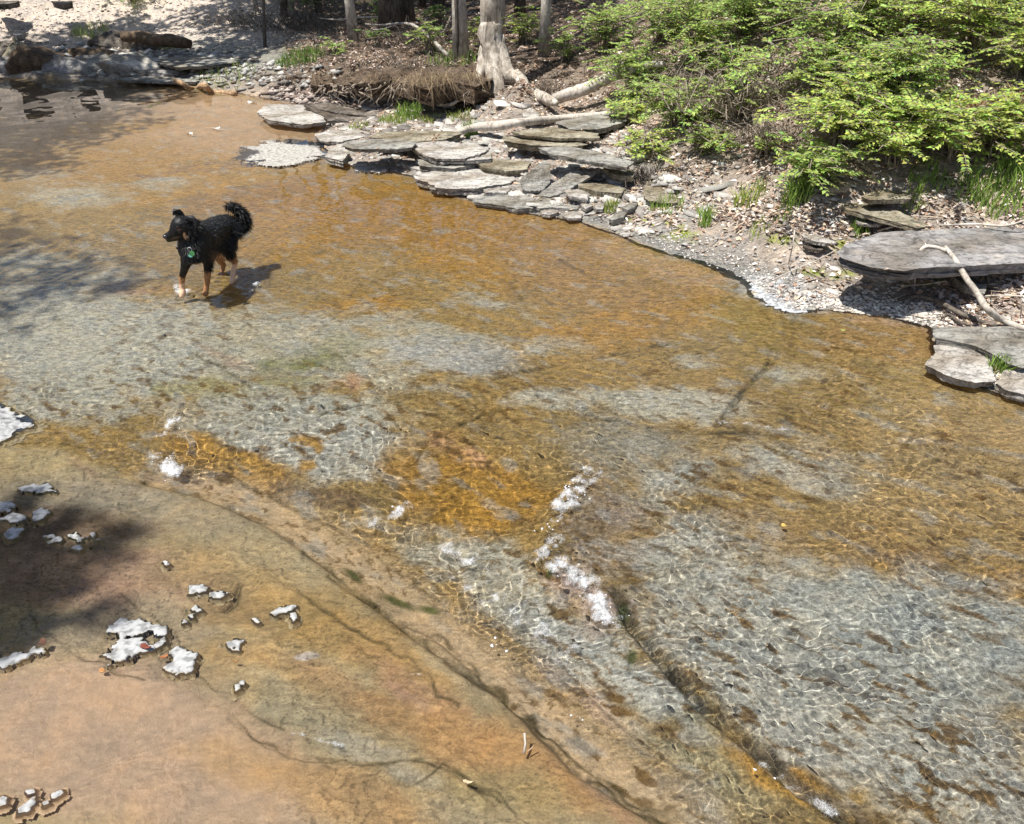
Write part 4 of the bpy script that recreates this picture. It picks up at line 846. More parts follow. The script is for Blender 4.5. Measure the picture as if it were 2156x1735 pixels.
tree(R3((620, 20)), .03, 6., (.02, 0), K, 'thin dark stem rising from the bushy slope', crown=(.8, 150), flare=1.1)
tree(R3((1390, 60)), .035, 6., (-.03, 0), K, 'forked dark stem near the top of the slope', crown=(.8, 150), flare=1.1)
tree(R3((1790, 12)), .13, 8., (0, .03), M['bark_pale'], 'wide grey trunk foot at the upper right', crown=(1.6, 400), flare=1.4)
tree(R3((2120, 60)), .10, 8., (.02, .03), K, 'dark trunk foot at the top right corner', crown=(1.6, 300), flare=1.3)
# trees outside the picture whose boughs shade the left side of the stream and the far wood
def bough_tree(base, rad, height, spots, label, n_per, size=.085, g='trees leaning over the stream'):
    B = Vector((base[0], base[1], float(ground_h(np.array([base[0]]), np.array([base[1]]))[0]) - .05)); root = empty('tree', B, label, 'tree', g)
    P = [Vector((0.15 * math.sin(i * .7), .1 * math.cos(i), height * i / 10)) for i in range(11)]
    e = MB(); e.tube(P, [rad * (1 - .06 * i) for i in range(11)], 12, wob=.05); e.build('trunk', M['bark_dark'], root)
    Pn = []
    for (sx, sy, r_, h, dn) in spots:
        gx, gy = at(sx, sy, 0); c = np.array([gx + SUNV.x / SUNV.z * h, gy + SUNV.y / SUNV.z * h, h]); en = Vector(c) - B
        st = P[min(9, int(h / height * 8))]; md = st.lerp(en, .5) + Vector((0, 0, .3))
        b = MB(); b.tube(spline([st, md, en], 4), [.05 * (1 - i / 10) + .008 for i in range(9)], 6); b.build('limb', M['bark_dark'], root)
        k = int(n_per * dn * (.72 if B.y < 5 else 1.1)); q = rng.randn(k, 3); q /= np.linalg.norm(q, axis=1, keepdims=True); q *= rng.rand(k, 1) ** .5
        Pn.append(c + q * r_ * np.array([1.1, 1, .35]) + .25 * r_ * pn(q[:, 0] * 3, q[:, 1] * 3)[:, None])
    P_ = np.concatenate(Pn); n = len(P_); t = np.clip(np.array((.09, .16, .025)) * (1 + rng.randn(n, 1) * .2), .01, .4)
    leaf_object('crown', P_, rdir(n), rnorm(n, .5), size * rng.uniform(.7, 1.3, n), size * .7 * rng.uniform(.7, 1.2, n), t, M['leaf'], root, np.array(B))
bough_tree((-5.6, .0), .14, 6.0, [(-20, 1170, .20, 7.6, .8), (90, 1210, .14, 7.4, .5), (-10, 1310, .16, 7.5, .6), (120, 1100, .09, 7.3, .14), (240, 1135, .10, 7.4, .12), (-160, 1180, .3, 7.6, 1.), (30, 1050, .07, 7.4, .12), (200, 1290, .06, 7.3, .06)],
           'dark tree beyond the left edge whose boughs shade the shelf', 420)
bough_tree((-8.0, 3.8), .2, 6.5, [(60, 585, .5, 7.4, .28), (150, 560, .3, 7.2, .10), (-60, 640, .5, 7.3, .35), (250, 600, .2, 7.2, .07), (20, 470, .3, 7.4, .08), (-80, 520, .5, 7.4, .5)],
           'tree beyond the left edge whose boughs dapple the water behind the dog', 900)
bough_tree((-9.5, 8.2), .25, 8.5, [(20, 215, 1.5, 5.5, 2.6), (90, 262, .9, 5.2, .9), (130, 200, 1.0, 5.4, 1.0), (-60, 300, 1.0, 5.2, .9), (150, 190, 1.0, 5.4, .6), (60, 160, 1.6, 6.0, 1.3), (250, 178, .6, 5.5, .25), (20, 345, .5, 5., .2)],
           'tree beyond the left edge that darkens the far end of the pool', 1300, .11)
bough_tree((-.5, 15.), .2, 8.5, [(470, 150, .8, 5.0, .6), (560, 135, .8, 5.2, .8), (640, 118, .9, 5.4, .9), (380, 150, .5, 5., .35), (180, 125, .6, 5.5, .5), (300, 112, .5, 5.4, .35), (680, 90, 1.0, 5.6, 1.), (520, 105, .8, 5.6, .6)],
           'tree deep in the wood whose boughs shade the far shelf', 1100, .11)

# ------------------------------------------------------------------ bushes
def bush(px, py, rad, hgt, nleaf, label, tint=(.20, .31, .045), lsize=.042, name='honeysuckle_bush', cat='bush', group='leafy bushes on the far bank', stems=16, lean=(-.12, -.3)):
    B = hit(px, py); root = empty(name, B, label, cat, group); e = MB(); P_, D_, T_ = [], [], []
    per = 14; ntw = max(6, int(nleaf * 1.3 / per)); ends = []
    for s in range(stems):
        a = random.uniform(0, 6.28); r_ = rad * random.uniform(.3, 1.) ; h = hgt * random.uniform(.55, 1.1)
        tip = Vector((math.cos(a) * r_ + lean[0] * rad, math.sin(a) * r_ + lean[1] * rad, h * (1.1 - .5 * r_ / rad)))
        mid = Vector((tip.x * .35, tip.y * .35, h * .75)); st = Vector((random.uniform(-.06, .06), random.uniform(-.06, .06), -.03))
        Q = spline([st, mid, tip], 4); e.tube(Q, [.006 * (1 - i / 10) + .0012 for i in range(9)], 4); ends.append(Q)
    for t in range(ntw):
        Q = random.choice(ends); k = random.randint(2, 8); s = Q[k] + Vector((random.gauss(0, .05), random.gauss(0, .05), random.gauss(0, .03))); a = random.uniform(0, 6.28); ln = random.uniform(.10, .26) * (rad / .5) ** .5
        d = Vector((math.cos(a), math.sin(a), random.uniform(-.35, .55))).normalized(); en = s + d * ln + Vector((0, 0, -.02))
        if True: e.tube([s, s.lerp(en, .5) + Vector((0, 0, .012)), en], [.0026, .002, .001], 3)
        for j in range(per):
            f = (j // 2 + 1) / (per // 2); p = s.lerp(en, f); side = Vector((-d.y, d.x, 0)).normalized() * (1 if j % 2 else -1)
            P_.append(tuple(p)); q = side + d * .6 + Vector((0, 0, random.uniform(-.3, .25))); D_.append(tuple(q))
            T_.append(random.gauss(1, .05) + .0)
    n = len(P_); tn = np.array(tint) * np.clip(1 + .22 * rng.randn(n, 1) + .10 * rng.randn(n, 3), .4, 1.6)
    e.build('stems', M['twig'], root)
    o = leaf_object('foliage', np.array(P_), np.array(D_), rnorm(n, .33), lsize * rng.uniform(.55, 1.2, n), lsize * .52 * rng.uniform(.7, 1.2, n), tn, M['leaf'], root)
    return root
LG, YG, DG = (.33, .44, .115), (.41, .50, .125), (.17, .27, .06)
for a in [(1330, 190, .42, .42, 1500, 'leafy bush hanging over the end of the thick grey log', LG),
          (1270, 110, .45, .5, 1300, 'pale green bush right behind the slender grey tree', LG),
          (1460, 150, .65, .65, 2700, 'big bush on the upper left of the leafy slope', LG),
          (1440, 40, .6, .6, 1700, 'green bush at the top edge left part of the slope', LG),
          (1430, 265, .42, .36, 1500, 'low bush just above the sloping slab, left side', LG),
          (1330, 250, .22, .16, 450, 'low leafy sprig at the right end of the long thin log', YG),
          (1360, 320, .22, .15, 380, 'small leafy patch over the upper slabs', YG),
          (1640, 90, .7, .65, 2700, 'wide bush at the top middle of the slope', LG),
          (1560, 235, .40, .34, 500, 'sparse bush full of bare stems above the sloping slab', LG),
          (1700, 200, .5, .42, 1400, 'bush in the heart of the slope', LG),
          (1830, 70, .65, .6, 2300, 'bush at the top edge right of the middle', YG),
          (1760, 300, .42, .40, 1800, 'bright low bush right of the bare stems', YG),
          (1700, 385, .32, .26, 1200, 'dense dark edged bush overhanging the leaf litter, right of the sloping slab', LG),
          (1900, 230, .55, .45, 1800, 'bush between the bare thicket and the reddish tangle', LG),
          (1880, 345, .36, .34, 1500, 'yellow green bush above the narrow ledge slab', YG),
          (2030, 120, .6, .55, 2300, 'upper right bush of the slope', YG),
          (2000, 330, .34, .32, 1100, 'bush left below the reddish tangle', YG),
          (2090, 330, .30, .34, 1300, 'vivid bush at the right edge above the grass', YG),
          (2150, 160, .5, .5, 1500, 'bush cut by the right edge, upper one', YG),
          (2190, 290, .4, .4, 1100, 'bush cut by the right edge, lower one', YG),
          (1560, 70, .6, .45, 1500, 'bush between the two widest bushes at the top of the slope', LG),
          (1750, 130, .55, .4, 1500, 'bush above the heart of the slope', LG),
          (1950, 60, .55, .45, 1400, 'bush near the top edge, left of the upper right bush', YG),
          (1540, 165, .45, .3, 900, 'bush behind the grey brown tangle of twigs', LG),
          (1840, 190, .45, .35, 1200, 'bush left of the one beside the bare thicket', YG),
          (1390, 90, .5, .4, 1300, 'bush between the slender tree and the big upper left bush', LG),
          (1810, 260, .3, .28, 900, 'low bush above the bright low one', YG),
          (1950, 280, .35, .28, 1000, 'bush above the yellow green one', YG),
          (1480, 320, .22, .16, 450, 'small patch of leaves at the top of the sloping slab', LG),
          (2080, 60, .5, .45, 1400, 'bush at the top edge near the corner', YG),
          (1350, 215, .3, .2, 700, 'leafy spread in front of the end of the thick log', LG),
          (1600, 330, .18, .2, 220, 'small twiggy bush at the head of the sloping slab', LG)]:
    bush(*a[:6], tint=a[6])
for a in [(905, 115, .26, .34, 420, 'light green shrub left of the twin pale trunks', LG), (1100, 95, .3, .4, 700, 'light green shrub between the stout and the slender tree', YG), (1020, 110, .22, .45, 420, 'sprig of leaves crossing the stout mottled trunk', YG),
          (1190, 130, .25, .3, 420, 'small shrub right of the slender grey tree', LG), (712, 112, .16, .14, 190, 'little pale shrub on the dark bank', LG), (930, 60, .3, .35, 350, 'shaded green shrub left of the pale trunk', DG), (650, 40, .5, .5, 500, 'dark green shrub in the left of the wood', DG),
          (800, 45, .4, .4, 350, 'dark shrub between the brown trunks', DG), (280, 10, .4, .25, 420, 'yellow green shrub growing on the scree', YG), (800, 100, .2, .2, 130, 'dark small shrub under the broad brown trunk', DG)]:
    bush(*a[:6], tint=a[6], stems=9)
def thicket(px, py, rad, hgt, n, label, material, name='bare_thicket'):
    B = hit(px, py); e = MB()
    for i in range(n):
        a = random.uniform(0, 6.28); s = Vector((random.gauss(0, rad * .5), random.gauss(0, rad * .3), 0)); d = Vector((math.cos(a), math.sin(a) * .6 - .2, random.uniform(.1, 1.2))).normalized()
        ln = random.uniform(.15, .5) * hgt * 2; en = s + d * ln; md = s.lerp(en, .5) + Vector((random.uniform(-.05, .05), random.uniform(-.05, .05), random.uniform(0, .08)))
        e.tube([s, md, en], [.0042, .0032, .0014], 3)
    o = e.build(name, material, None, False); o.location = B; return tag(o, label, 'thicket', 'tangles of bare twigs', 'stuff')
thicket(1600, 225, .55, .38, 420, 'grey brown tangle of bare twigs in the middle of the leafy slope', TW)
thicket(1640, 300, .3, .25, 220, 'lower tangle of bare twigs running down to the leaf litter', TW)
thicket(2100, 250, .3, .25, 280, 'reddish brown tangle of dead twigs near the right edge', M['orangewood'])
thicket(1480, 205, .4, .35, 200, 'tangle of bare twigs above the end of the thick log', TW)
thicket(640, 60, .9, .5, 260, 'dark brush tangle at the left of the wood', K)
thicket(880, 90, .8, .4, 200, 'dark brush tangle before the brown trunks', K)
thicket(520, 50, .8, .35, 160, 'grey brush tangle on the right side of the scree', TW)
thicket(860, 140, .6, .10, 160, 'flat litter of twigs on top of the undercut bank', TW)
thicket(1350, 385, .15, .12, 90, 'small dark tangle of roots right of the second hollow', K)
thicket(1160, 195, .25, .15, 110, 'small pile of dead twigs beside the root of the stout tree', TW)

# ------------------------------------------------------------------ grass, litter, gravel
def tuft(px, py, rad, hgt, n, label, tint=(.16, .27, .04), name='grass_tuft', droop=.3, wid=.004, group='grass tufts on the bank', fall=0., cat='grass tuft', z=None):
    B = hit(px, py) if z is None else at_plane(px, py, z); a = rng.rand(n) * 6.28; r0 = rad * np.sqrt(rng.rand(n)); P0 = np.stack([np.cos(a) * r0, np.sin(a) * r0, 0 * a], 1)
    g_ = ground_h(P0[:, 0] + B.x, P0[:, 1] + B.y) - B.z if z is None else 0 * a; P0[:, 2] = g_ - .005
    d = rng.randn(n, 2) * droop; h = hgt * rng.uniform(.5, 1.1, n); S_ = rng.randn(n, 3); S_[:, 2] = 0; S_ /= np.linalg.norm(S_, axis=1, keepdims=True); S_ *= wid
    m1 = P0 + np.stack([d[:, 0] * h * .35, d[:, 1] * h * .35 - fall * h * .25, h * (.6 - .35 * fall)], 1); m2 = P0 + np.stack([d[:, 0] * h * 1.0, d[:, 1] * h - fall * h * .5, h * (1 - fall * 2.0)], 1)
    V = np.stack([P0 - S_, P0 + S_, m1 + S_ * .8, m1 - S_ * .8, m2], 1).reshape(-1, 3); i = np.arange(n) * 5
    Fc = np.concatenate([np.stack([i, i + 1, i + 2], 1), np.stack([i, i + 2, i + 3], 1), np.stack([i + 3, i + 2, i + 4], 1)])
    t = np.repeat(np.clip(np.array(tint) * (1 + .25 * rng.randn(n, 1)), .01, .7), 5, 0)
    o = link(name, np_mesh(name, V, Fc, 3, False, t), M['grass']); o.location = B; return tag(o, label, cat, group)
GT, GY_, DRYG = (.22, .33, .07), (.31, .38, .09), (.26, .195, .125)
for (cv, p, r_, h, n, lb, t) in [
    (R2, (1185, 725), .06, .17, 110, 'grass tuft growing between the slabs beside the long thin log', GT), (R2, (870, 615), .16, .14, 220, 'widest grass tuft beside the dark inlet', GT), (R2, (770, 650), .14, .10, 150, 'low grass patch left of the widest tuft', GY_),
    (R2, (600, 675), .10, .06, 80, 'short yellowish grass on the pale slab at the water edge', GY_), (R2, (960, 640), .12, .08, 90, 'sparse grass right of the widest tuft', GY_), (R2, (1120, 630), .12, .09, 80, 'sparse dry green grass before the big roots', GY_),
    (R2, (1920, 1105), .06, .09, 70, 'small grass tuft beside the pinkish chip', GY_), (R3, (965, 1050), .10, .16, 160, 'upright grass tuft on the leaf litter right of the sloping slab', GT), (R3, (700, 1060), .10, .12, 80, 'thin grass left of the upright tuft', GY_),
    (R3, (270, 1100), .12, .09, 90, 'grass under the lip of the sloping slab', GT), (R3, (470, 1160), .04, .10, 50, 'thin single tuft on the gravel', GT), (R3, (2060, 1040), .22, .13, 260, 'tall grass at the right edge below the bushes', GT), (R3, (1900, 1000), .14, .08, 140, 'leafy grass beside the tall right edge grass', GT),
    (R3, (2150, 960), .15, .14, 160, 'grass cut by the right edge', GT), (R3, (1640, 970), .12, .08, 120, 'grass under the bushes above the mossy slab', GT), (R3, (1560, 1080), .07, .07, 60, 'small grass tuft above the narrow ledge slab', GY_),
    (R5, (2010, 1060), .045, .10, 90, 'spiky grass tuft growing from the white slab at right', GT), (R5, (1290, 320), .06, .09, 60, 'fine grass at the back left corner of the biggest slab', GT), (R5, (480, 280), .05, .10, 50, 'fine grass on the gravel shore', GT), (R5, (760, 320), .07, .05, 50, 'short yellow green grass on the mud', GY_),
    (R5, (900, 240), .06, .06, 50, 'short grass at the litter edge left of the ledge', GT), (R2, (1090, 330), .3, .14, 240, 'green grass at the foot of the twin trunks', GT), (R2, (290, 320), .3, .12, 200, 'dark grass on the shaded far bank', (.08, .16, .03)), (R1, (1880, 380), .3, .14, 200, 'green grass left of the undercut bank', GT),
    (R1, (1400, 490), .4, .08, 240, 'short yellow grass along the far water edge', GY_), (R1, (1100, 300), .2, .12, 120, 'grass clump behind the far shelf', GT), (R1, (570, 215), .25, .14, 140, 'yellow grass at the foot of the scree', GY_)]:
    x, y = cv(p); tuft(x, y, r_, h, n, lb, t)
for (x, y, r_, h, n, lb, z_) in [(630, 166, .22, .24, 500, 'dry grass fringe at the left tip of the undercut bank', .30), (700, 164, .2, .22, 420, 'dry grass fringe left of the middle of the undercut bank', .30), (775, 170, .2, .20, 380, 'dry grass fringe over the middle of the undercut bank', .30),
                         (845, 168, .16, .16, 220, 'thin dry fringe just left of the shaggy one', .30), (905, 174, .20, .34, 800, 'thick shaggy dry grass hanging left of the stout tree', .37), (955, 168, .16, .26, 420, 'dry grass fringe under the pale straight trunk', .37), (1000, 165, .12, .26, 320, 'dry grass tassels against the foot of the stout tree', .37)]:
    tuft(x, y, r_, h * .9, int(n * (.06 if x < 880 else .20)), lb, DRYG, 'dry_grass_fringe', .9, .003, 'dry grass fringes on the undercut bank', .7, 'dry grass', z=z_)
# loose stuff, strewn on the ground where the photograph shows it
fx, fy = px.ravel(), py.ravel(); dwf = sdist(GX, GY, WATER_POLY).ravel(); vis = (fx > -150) & (fx < 3000) & (fy > -60) & (fy < 1400) & (GY.ravel() < 16)
landm = vis & (dwf < -.03)
def pick(w, n):
    w = np.where(landm, w, 0).astype(float); w /= w.sum(); idx = rng.choice(len(w), n, p=w)
    X = GV[idx, 0] + rng.randn(n) * .012; Y = GV[idx, 1] + rng.randn(n) * .03 * np.maximum(GV[idx, 1] / 6, .3); return X, Y, ground_h(X, Y)
def scatter_leaves(n, w, name, size, tints, up=.6):
    X, Y, Z = pick(w, n); P = np.stack([X, Y, Z + .004 + .006 * rng.rand(n)], 1); T_ = np.array(tints)[rng.randint(0, len(tints), n)] * (1 + .25 * rng.randn(n, 1))
    o = leaf_object(name, P, rdir(n, .35), rnorm(n, up), size * rng.uniform(.5, 1.3, n), size * .6 * rng.uniform(.5, 1.2, n), np.clip(T_, .01, .85), M['litter']); return o
wbank = (.15 + ss(fbm(GX.ravel() * 3, GY.ravel() * 3, 3), -.3, .3)) * (fx > 600) * (1 - .85 * ell(fx, fy, (1700, 570, 350, 60, 14), .3)) * ss(-dwf, .02, .25)
tag(scatter_leaves(42000, wbank, 'leaf_litter', .042, [(.56, .46, .41), (.46, .35, .28), (.66, .58, .52), (.34, .22, .15), (.52, .42, .30)]), kind='stuff')
scatter_stones_later = 1
tag(scatter_leaves(5000, wbank * (fy < 200) * (fx < 1300), 'woodland_litter', .06, [(.20, .12, .08), (.32, .22, .16), (.45, .36, .30)]), kind='stuff')
def scatter_stones(n, w, name, size, tints, flat=.45):
    X, Y, Z = pick(w, n); base = np.array([(1, 0, 0), (.3, .9, 0), (-.8, .6, 0), (-.8, -.6, 0), (.3, -.95, 0), (0, 0, 1.), (.1, .1, -.6)]); Fb = np.array([(0, 1, 5), (1, 2, 5), (2, 3, 5), (3, 4, 5), (4, 0, 5), (1, 0, 6), (2, 1, 6), (3, 2, 6), (4, 3, 6), (0, 4, 6)])
    nb = 7
    if flat < .25:
        w5 = np.arange(6) * 1.047; base = np.concatenate([np.stack([np.cos(w5), np.sin(w5) * .7, 0 * w5 + 1.], 1), np.stack([np.cos(w5) * 1.04, np.sin(w5) * .74, 0 * w5 - 1.], 1)]); nb = 12
        Fb = np.array([(0, 1, 2), (0, 2, 3), (0, 3, 4), (0, 4, 5)] + [t for i in range(6) for t in ((i + 6, (i + 1) % 6 + 6, (i + 1) % 6), (i + 6, (i + 1) % 6, i))])
    s = size * np.minimum(rng.lognormal(0, .5, n), 2.)[:, None, None]; a = rng.rand(n) * 6.28; V = base[None] * s * (1 + .3 * (rng.randn(n, 7, 1) if nb == 7 else np.tile(rng.randn(n, 6, 1), (1, 2, 1))) * (1 if nb == 7 else np.array([1, 1, 0]))) * np.array([1, 1, flat])
    c, s_ = np.cos(a)[:, None], np.sin(a)[:, None]; V = np.stack([V[..., 0] * c - V[..., 1] * s_, V[..., 0] * s_ + V[..., 1] * c, V[..., 2] + rng.randn(n, 1) * .15 * V[..., 0]], -1) + np.stack([X, Y, Z], -1)[:, None]
    Fc = (Fb[None] + (np.arange(n) * nb)[:, None, None]).reshape(-1, 3); T_ = np.array(tints)[rng.randint(0, len(tints), n)] * (1 + .2 * rng.randn(n, 1))
    return tag(link(name, np_mesh(name, V.reshape(-1, 3), Fc, 3, False, np.repeat(np.clip(T_, .01, .85), nb, 0)), M['stone']), kind='stuff')
wsh = np.exp(-((-dwf - .12) / .16) ** 2) * (fx > 650)
scatter_stones(6500, wsh * (fx > 900), 'shore_gravel', .0065, [(.34, .32, .30), (.46, .43, .40), (.20, .19, .18), (.55, .50, .45)])
scatter_stones(1100, wbank * ell(fx, fy, (1300, 380, 720, 160, 12), .4), 'slate_chips', .020, [(.42, .39, .36), (.55, .50, .46), (.28, .25, .22)], .3)
scatter_stones(3500, (ell(fx, fy, (230, 40, 420, 70, 4), .3)) * (GY.ravel() > 10.8), 'scree', .014, [(.56, .49, .42), (.60, .53, .45), (.48, .41, .34), (.42, .36, .31)], .5)
scatter_stones(1300, wbank * ell(fx, fy, (1080, 350, 380, 110, 12), .4), 'broken_shale', .045, [(.33, .31, .28), (.22, .20, .18), (.42, .40, .36)], .13)
scatter_stones(350, wbank * ell(fx, fy, (1850, 500, 420, 130, 12), .4), 'broken_shale', .02, [(.36, .34, .31), (.26, .24, .21), (.44, .42, .38)], .16)
scatter_stones(900, ell(fx, fy, (1850, 655, 160, 25, 4), .5), 'pale_shore_chips', .010, [(.66, .60, .52), (.5, .44, .38)], .35)
scatter_stones(1100, ell(fx, fy, (330, 140, 380, 34, 4), .4), 'far_rubble', .04, [(.34, .33, .31), (.22, .20, .18), (.44, .42, .39), (.16, .13, .10)], .4)
scatter_stones(420, ell(fx, fy, (700, 205, 130, 16, 4), .4), 'inlet_rubble', .035, [(.34, .28, .25), (.22, .17, .14), (.40, .34, .30)], .4)
def scatter_twigs(n, w, name, ln, tint):
    X, Y, Z = pick(w, n); a = rng.rand(n) * 6.28; L = ln * rng.uniform(.4, 1.4, n); D = np.stack([np.cos(a), np.sin(a), rng.randn(n) * .12], 1); P0 = np.stack([X, Y, Z + .008], 1); P1 = P0 + D * L[:, None]
    P1[:, 2] = np.maximum(P1[:, 2], ground_h(P1[:, 0], P1[:, 1]) + .004); S_ = np.cross(D, [0, 0, 1.]); S_ /= np.linalg.norm(S_, axis=1, keepdims=True); w_ = rng.uniform(.0015, .004, n)[:, None]; U = np.array([0, 0, 1.])
    V = np.stack([P0 + S_ * w_, P0 - S_ * w_, P0 + U * w_ * 1.6, P1 + S_ * w_ * .5, P1 - S_ * w_ * .5, P1 + U * w_], 1).reshape(-1, 3); i = (np.arange(n) * 6)[:, None]
    Fc = np.concatenate([i + np.array([[0, 3, 5]]), i + [[0, 5, 2]], i + [[2, 5, 4]], i + [[2, 4, 1]], i + [[1, 4, 3]], i + [[1, 3, 0]]]); T_ = np.repeat(np.clip(np.array(tint) * (1 + .35 * rng.randn(n, 1)), .02, .8), 6, 0)
    return tag(link(name, np_mesh(name, V, Fc, 3, False, T_), M['litter']), kind='stuff')
scatter_twigs(4200, wbank, 'twig_litter', .11, (.34, .27, .21))
scatter_twigs(1300, wbank * (fy < 180) * (fx < 1300), 'woodland_twigs', .35, (.17, .13, .10))

# ------------------------------------------------------------------ foam and small bits on the water
def wl(x, y): return float(water_level(np.array([x]), np.array([y]))[0])
def foam(paths, n, label, width, rsz=(.0012, .0042)):
    n = n * 3; rsz = (min(rsz[0], .0012), min(rsz[1], .0042)); width = width * 1.15
    bm = bmesh.new(); bmesh.ops.create_icosphere(bm, subdivisions=1, radius=1.); bv = np.array([v.co for v in bm.verts]); bf = np.array([[v.index for v in f.verts] for f in bm.faces]); bm.free()
    Vs, Fs = [], []; W_ = [at_plane(p[0], p[1], -.03) for p in paths]; m = len(W_)
    for i in range(n):
        t = random.random() * (m - 1); k = min(int(t), m - 2); c = W_[k].lerp(W_[k + 1], t - k); wd = (paths[k][2] if len(paths[k]) > 2 else 1.) * width
        x, y = c.x + random.gauss(0, wd), c.y + random.gauss(0, wd); dens = float(pn(np.array([x * 26.]), np.array([y * 26.]))[0])
        if dens < random.uniform(-.7, .35): continue
        r_ = random.uniform(*rsz) * (1.3 if dens > .3 else .8); z_ = wl(x, y) + .004 + max(0, dens) * .014 * random.random()
        Vs.append(bv * np.array([r_ * random.uniform(.8, 1.6), r_ * random.uniform(.8, 1.6), r_ * .6]) * (1 + .25 * rng.randn(12, 1)) + (x, y, z_)); Fs.append(bf + 12 * (len(Vs) - 1))
    o = link('foam', np_mesh('foam', np.concatenate(Vs), np.concatenate(Fs), 3, True), M['foam']); o['kind'] = 'stuff'; rcv(o); return o
def froth(paths, width, strength=.55, beads=0):
    W_ = [at_plane(p[0], p[1], -.03) for p in paths]; PW = np.array([(q.x, q.y) for q in W_]); mg = width * 2.2; st = .006
    X, Y = np.meshgrid(np.arange(PW[:, 0].min() - mg, PW[:, 0].max() + mg, st), np.arange(PW[:, 1].min() - mg, PW[:, 1].max() + mg, st))
    d = segdist(X + .3 * width * pn(X * 18, Y * 18), Y + .3 * width * pn(X * 18 + 5, Y * 18), PW); a_ = np.exp(-(d / (width * 1.2)) ** 2) * strength * (.62 + .75 * fbm(X * 16 + 3, Y * 16, 3))
    Z = water_level(X, Y) + .006 + (.014 * a_ * ss(fbm(X * 40, Y * 40, 3), -.3, .3)) + .002 * pn(X * 60, Y * 60); ok = (a_ > .03).ravel(); Fq = faces(*X.shape); Fq = Fq[ok[Fq].all(1)]
    us_ = np.unique(Fq); rm = np.zeros(X.size, int); rm[us_] = np.arange(len(us_)); V = np.stack([X, Y, Z], -1).reshape(-1, 3)[us_]
    o = link('foam', np_mesh('foam', V, rm[Fq], 4, True, None, a_.ravel()[us_]), M['froth']); o['kind'] = 'stuff'
    if beads: foam(paths, beads, '', width * .55)
froth([(1245, 1012), (1205, 1045), (1190, 1075)], .046, 1.10, 10)
froth([(1190, 1075), (1165, 1120), (1172, 1150), (1140, 1178)], .034, .95, 8)
froth([(1180, 1200), (1225, 1245), (1268, 1295), (1282, 1325)], .052, 1.0, 14)
froth([(342, 975), (362, 990), (368, 1004)], .045, 1.25, 14)
froth([(374, 898), (358, 925)], .035, .95, 6)
froth([(785, 1110), (830, 1094), (856, 1072)], .026, .95, 5)
froth([(700, 1185 - 90), (760, 1085)], .02, .4)
froth([(930, 1150), (965, 1165), (990, 1182)], .035, .85, 4)
froth([(990, 1220), (1080, 1280), (1200, 1370)], .10, .62)
froth([(1030, 1345), (1064, 1384)], .010, .6, 2)
froth([(1180, 1488), (1240, 1530)], .012, .6, 2)
froth([(1490, 902), (1560, 908), (1650, 918)], .020, .72)
froth([(1600, 1632), (1680, 1680), (1760, 1735)], .020, .75, 2)
froth([(600, 1556), (660, 1572), (730, 1592)], .008, .85)
froth([(868, 1440), (910, 1443)], .006, .65)
froth([(376, 612), (384, 634), (396, 626)], .028, .95, 10)
froth([(500, 614), (530, 622), (545, 606)], .026, .85, 4)
def flake(px, py, size, label, tint, name='floating_leaf', cat='leaf', z=.006):
    P = at_plane(px, py, 0); P.z = wl(P.x, P.y) + z; a = random.random() * 6.28; e = MB(); n = 9; ring = []
    for i in range(n):
        w = 2 * math.pi * i / n; r_ = size * (1 + .35 * math.cos(2 * w)) * random.uniform(.75, 1.15); ring.append((math.cos(w + a) * r_, math.sin(w + a) * r_ * .6, .25 * size * math.cos(2 * w) + random.uniform(0, .2) * size))
    V = ring + [(x, y, z_ - .0025) for x, y, z_ in ring] + [(0, 0, .001), (0, 0, -.0015)]
    Fc = [(i, (i + 1) % n, 2 * n) for i in range(n)] + [((i + 1) % n + n, i + n, 2 * n + 1) for i in range(n)] + [(i, i + n, (i + 1) % n + n, (i + 1) % n) for i in range(n)]
    e.add(V, Fc, tint); o = e.build(name, M['litter'], None, False); o.location = P; return tag(o, label, cat, 'leaves and bits on the water and rocks')
for a in [(310, 1365, .017, 'curled red brown leaf resting on the white crust', (.20, .06, .04), .012), (92, 1360, .016, 'dark curled leaf at the tip of the long white crust', (.12, .06, .04), .02), (497, 1395, .006, 'tiny brown leaf right of the ragged crust', (.3, .15, .06), .006),
          (215, 1412, .012, 'thin orange husk drifting below the large white patch', (.40, .2, .08), .006), (345, 1383, .011, 'reddish husk between the two white patches', (.35, .14, .06), .006), (350, 1186, .007, 'white fleck on the tan silt', (.7, .7, .7), .004),
          (985, 1650, .010, 'small pale husk near the bottom of the photo', (.62, .45, .28), .008), (1080, 282, .0, '', 0, 0), (400, 283, .035, 'left pale fleck drifting on the far pool', (.7, .66, .6), .005), (455, 270, .04, 'right pale fleck drifting on the far pool', (.7, .66, .6), .005), (530, 216, .04, 'pale fleck near the far shore', (.75, .7, .65), .005),
          (2000, 725, .014, 'tan leaf floating at the right shore', (.6, .42, .2), .005), (1775, 697, .010, 'yellow green leaf floating by the grey spit', (.4, .45, .12), .005), (1650, 1110, .012, 'yellowish leaf in the riffle', (.5, .35, .1), .005)]:
    if a[2] > 0: flake(a[0], a[1], a[2], a[3], a[4], z=a[5])
def small_stick(p, r_, lab):
    e = MB(); Q = []
    for q in p: P = at_plane(q[0], q[1], 0); P.z = wl(P.x, P.y) + q[2]; Q.append(P)
    e.tube(Q, r_, 6, wob=.1); o = e.build('small_stick', M['orangewood'] if 'orange' in lab else DW, None, True, np.array(Q[0])); tag(o, lab, 'stick', 'leaves and bits on the water and rocks')
small_stick([(1103, 1588, .004), (1106, 1575, .02), (1104, 1560, .034)], .0035, 'short pale peg standing in the shallow run at the bottom')
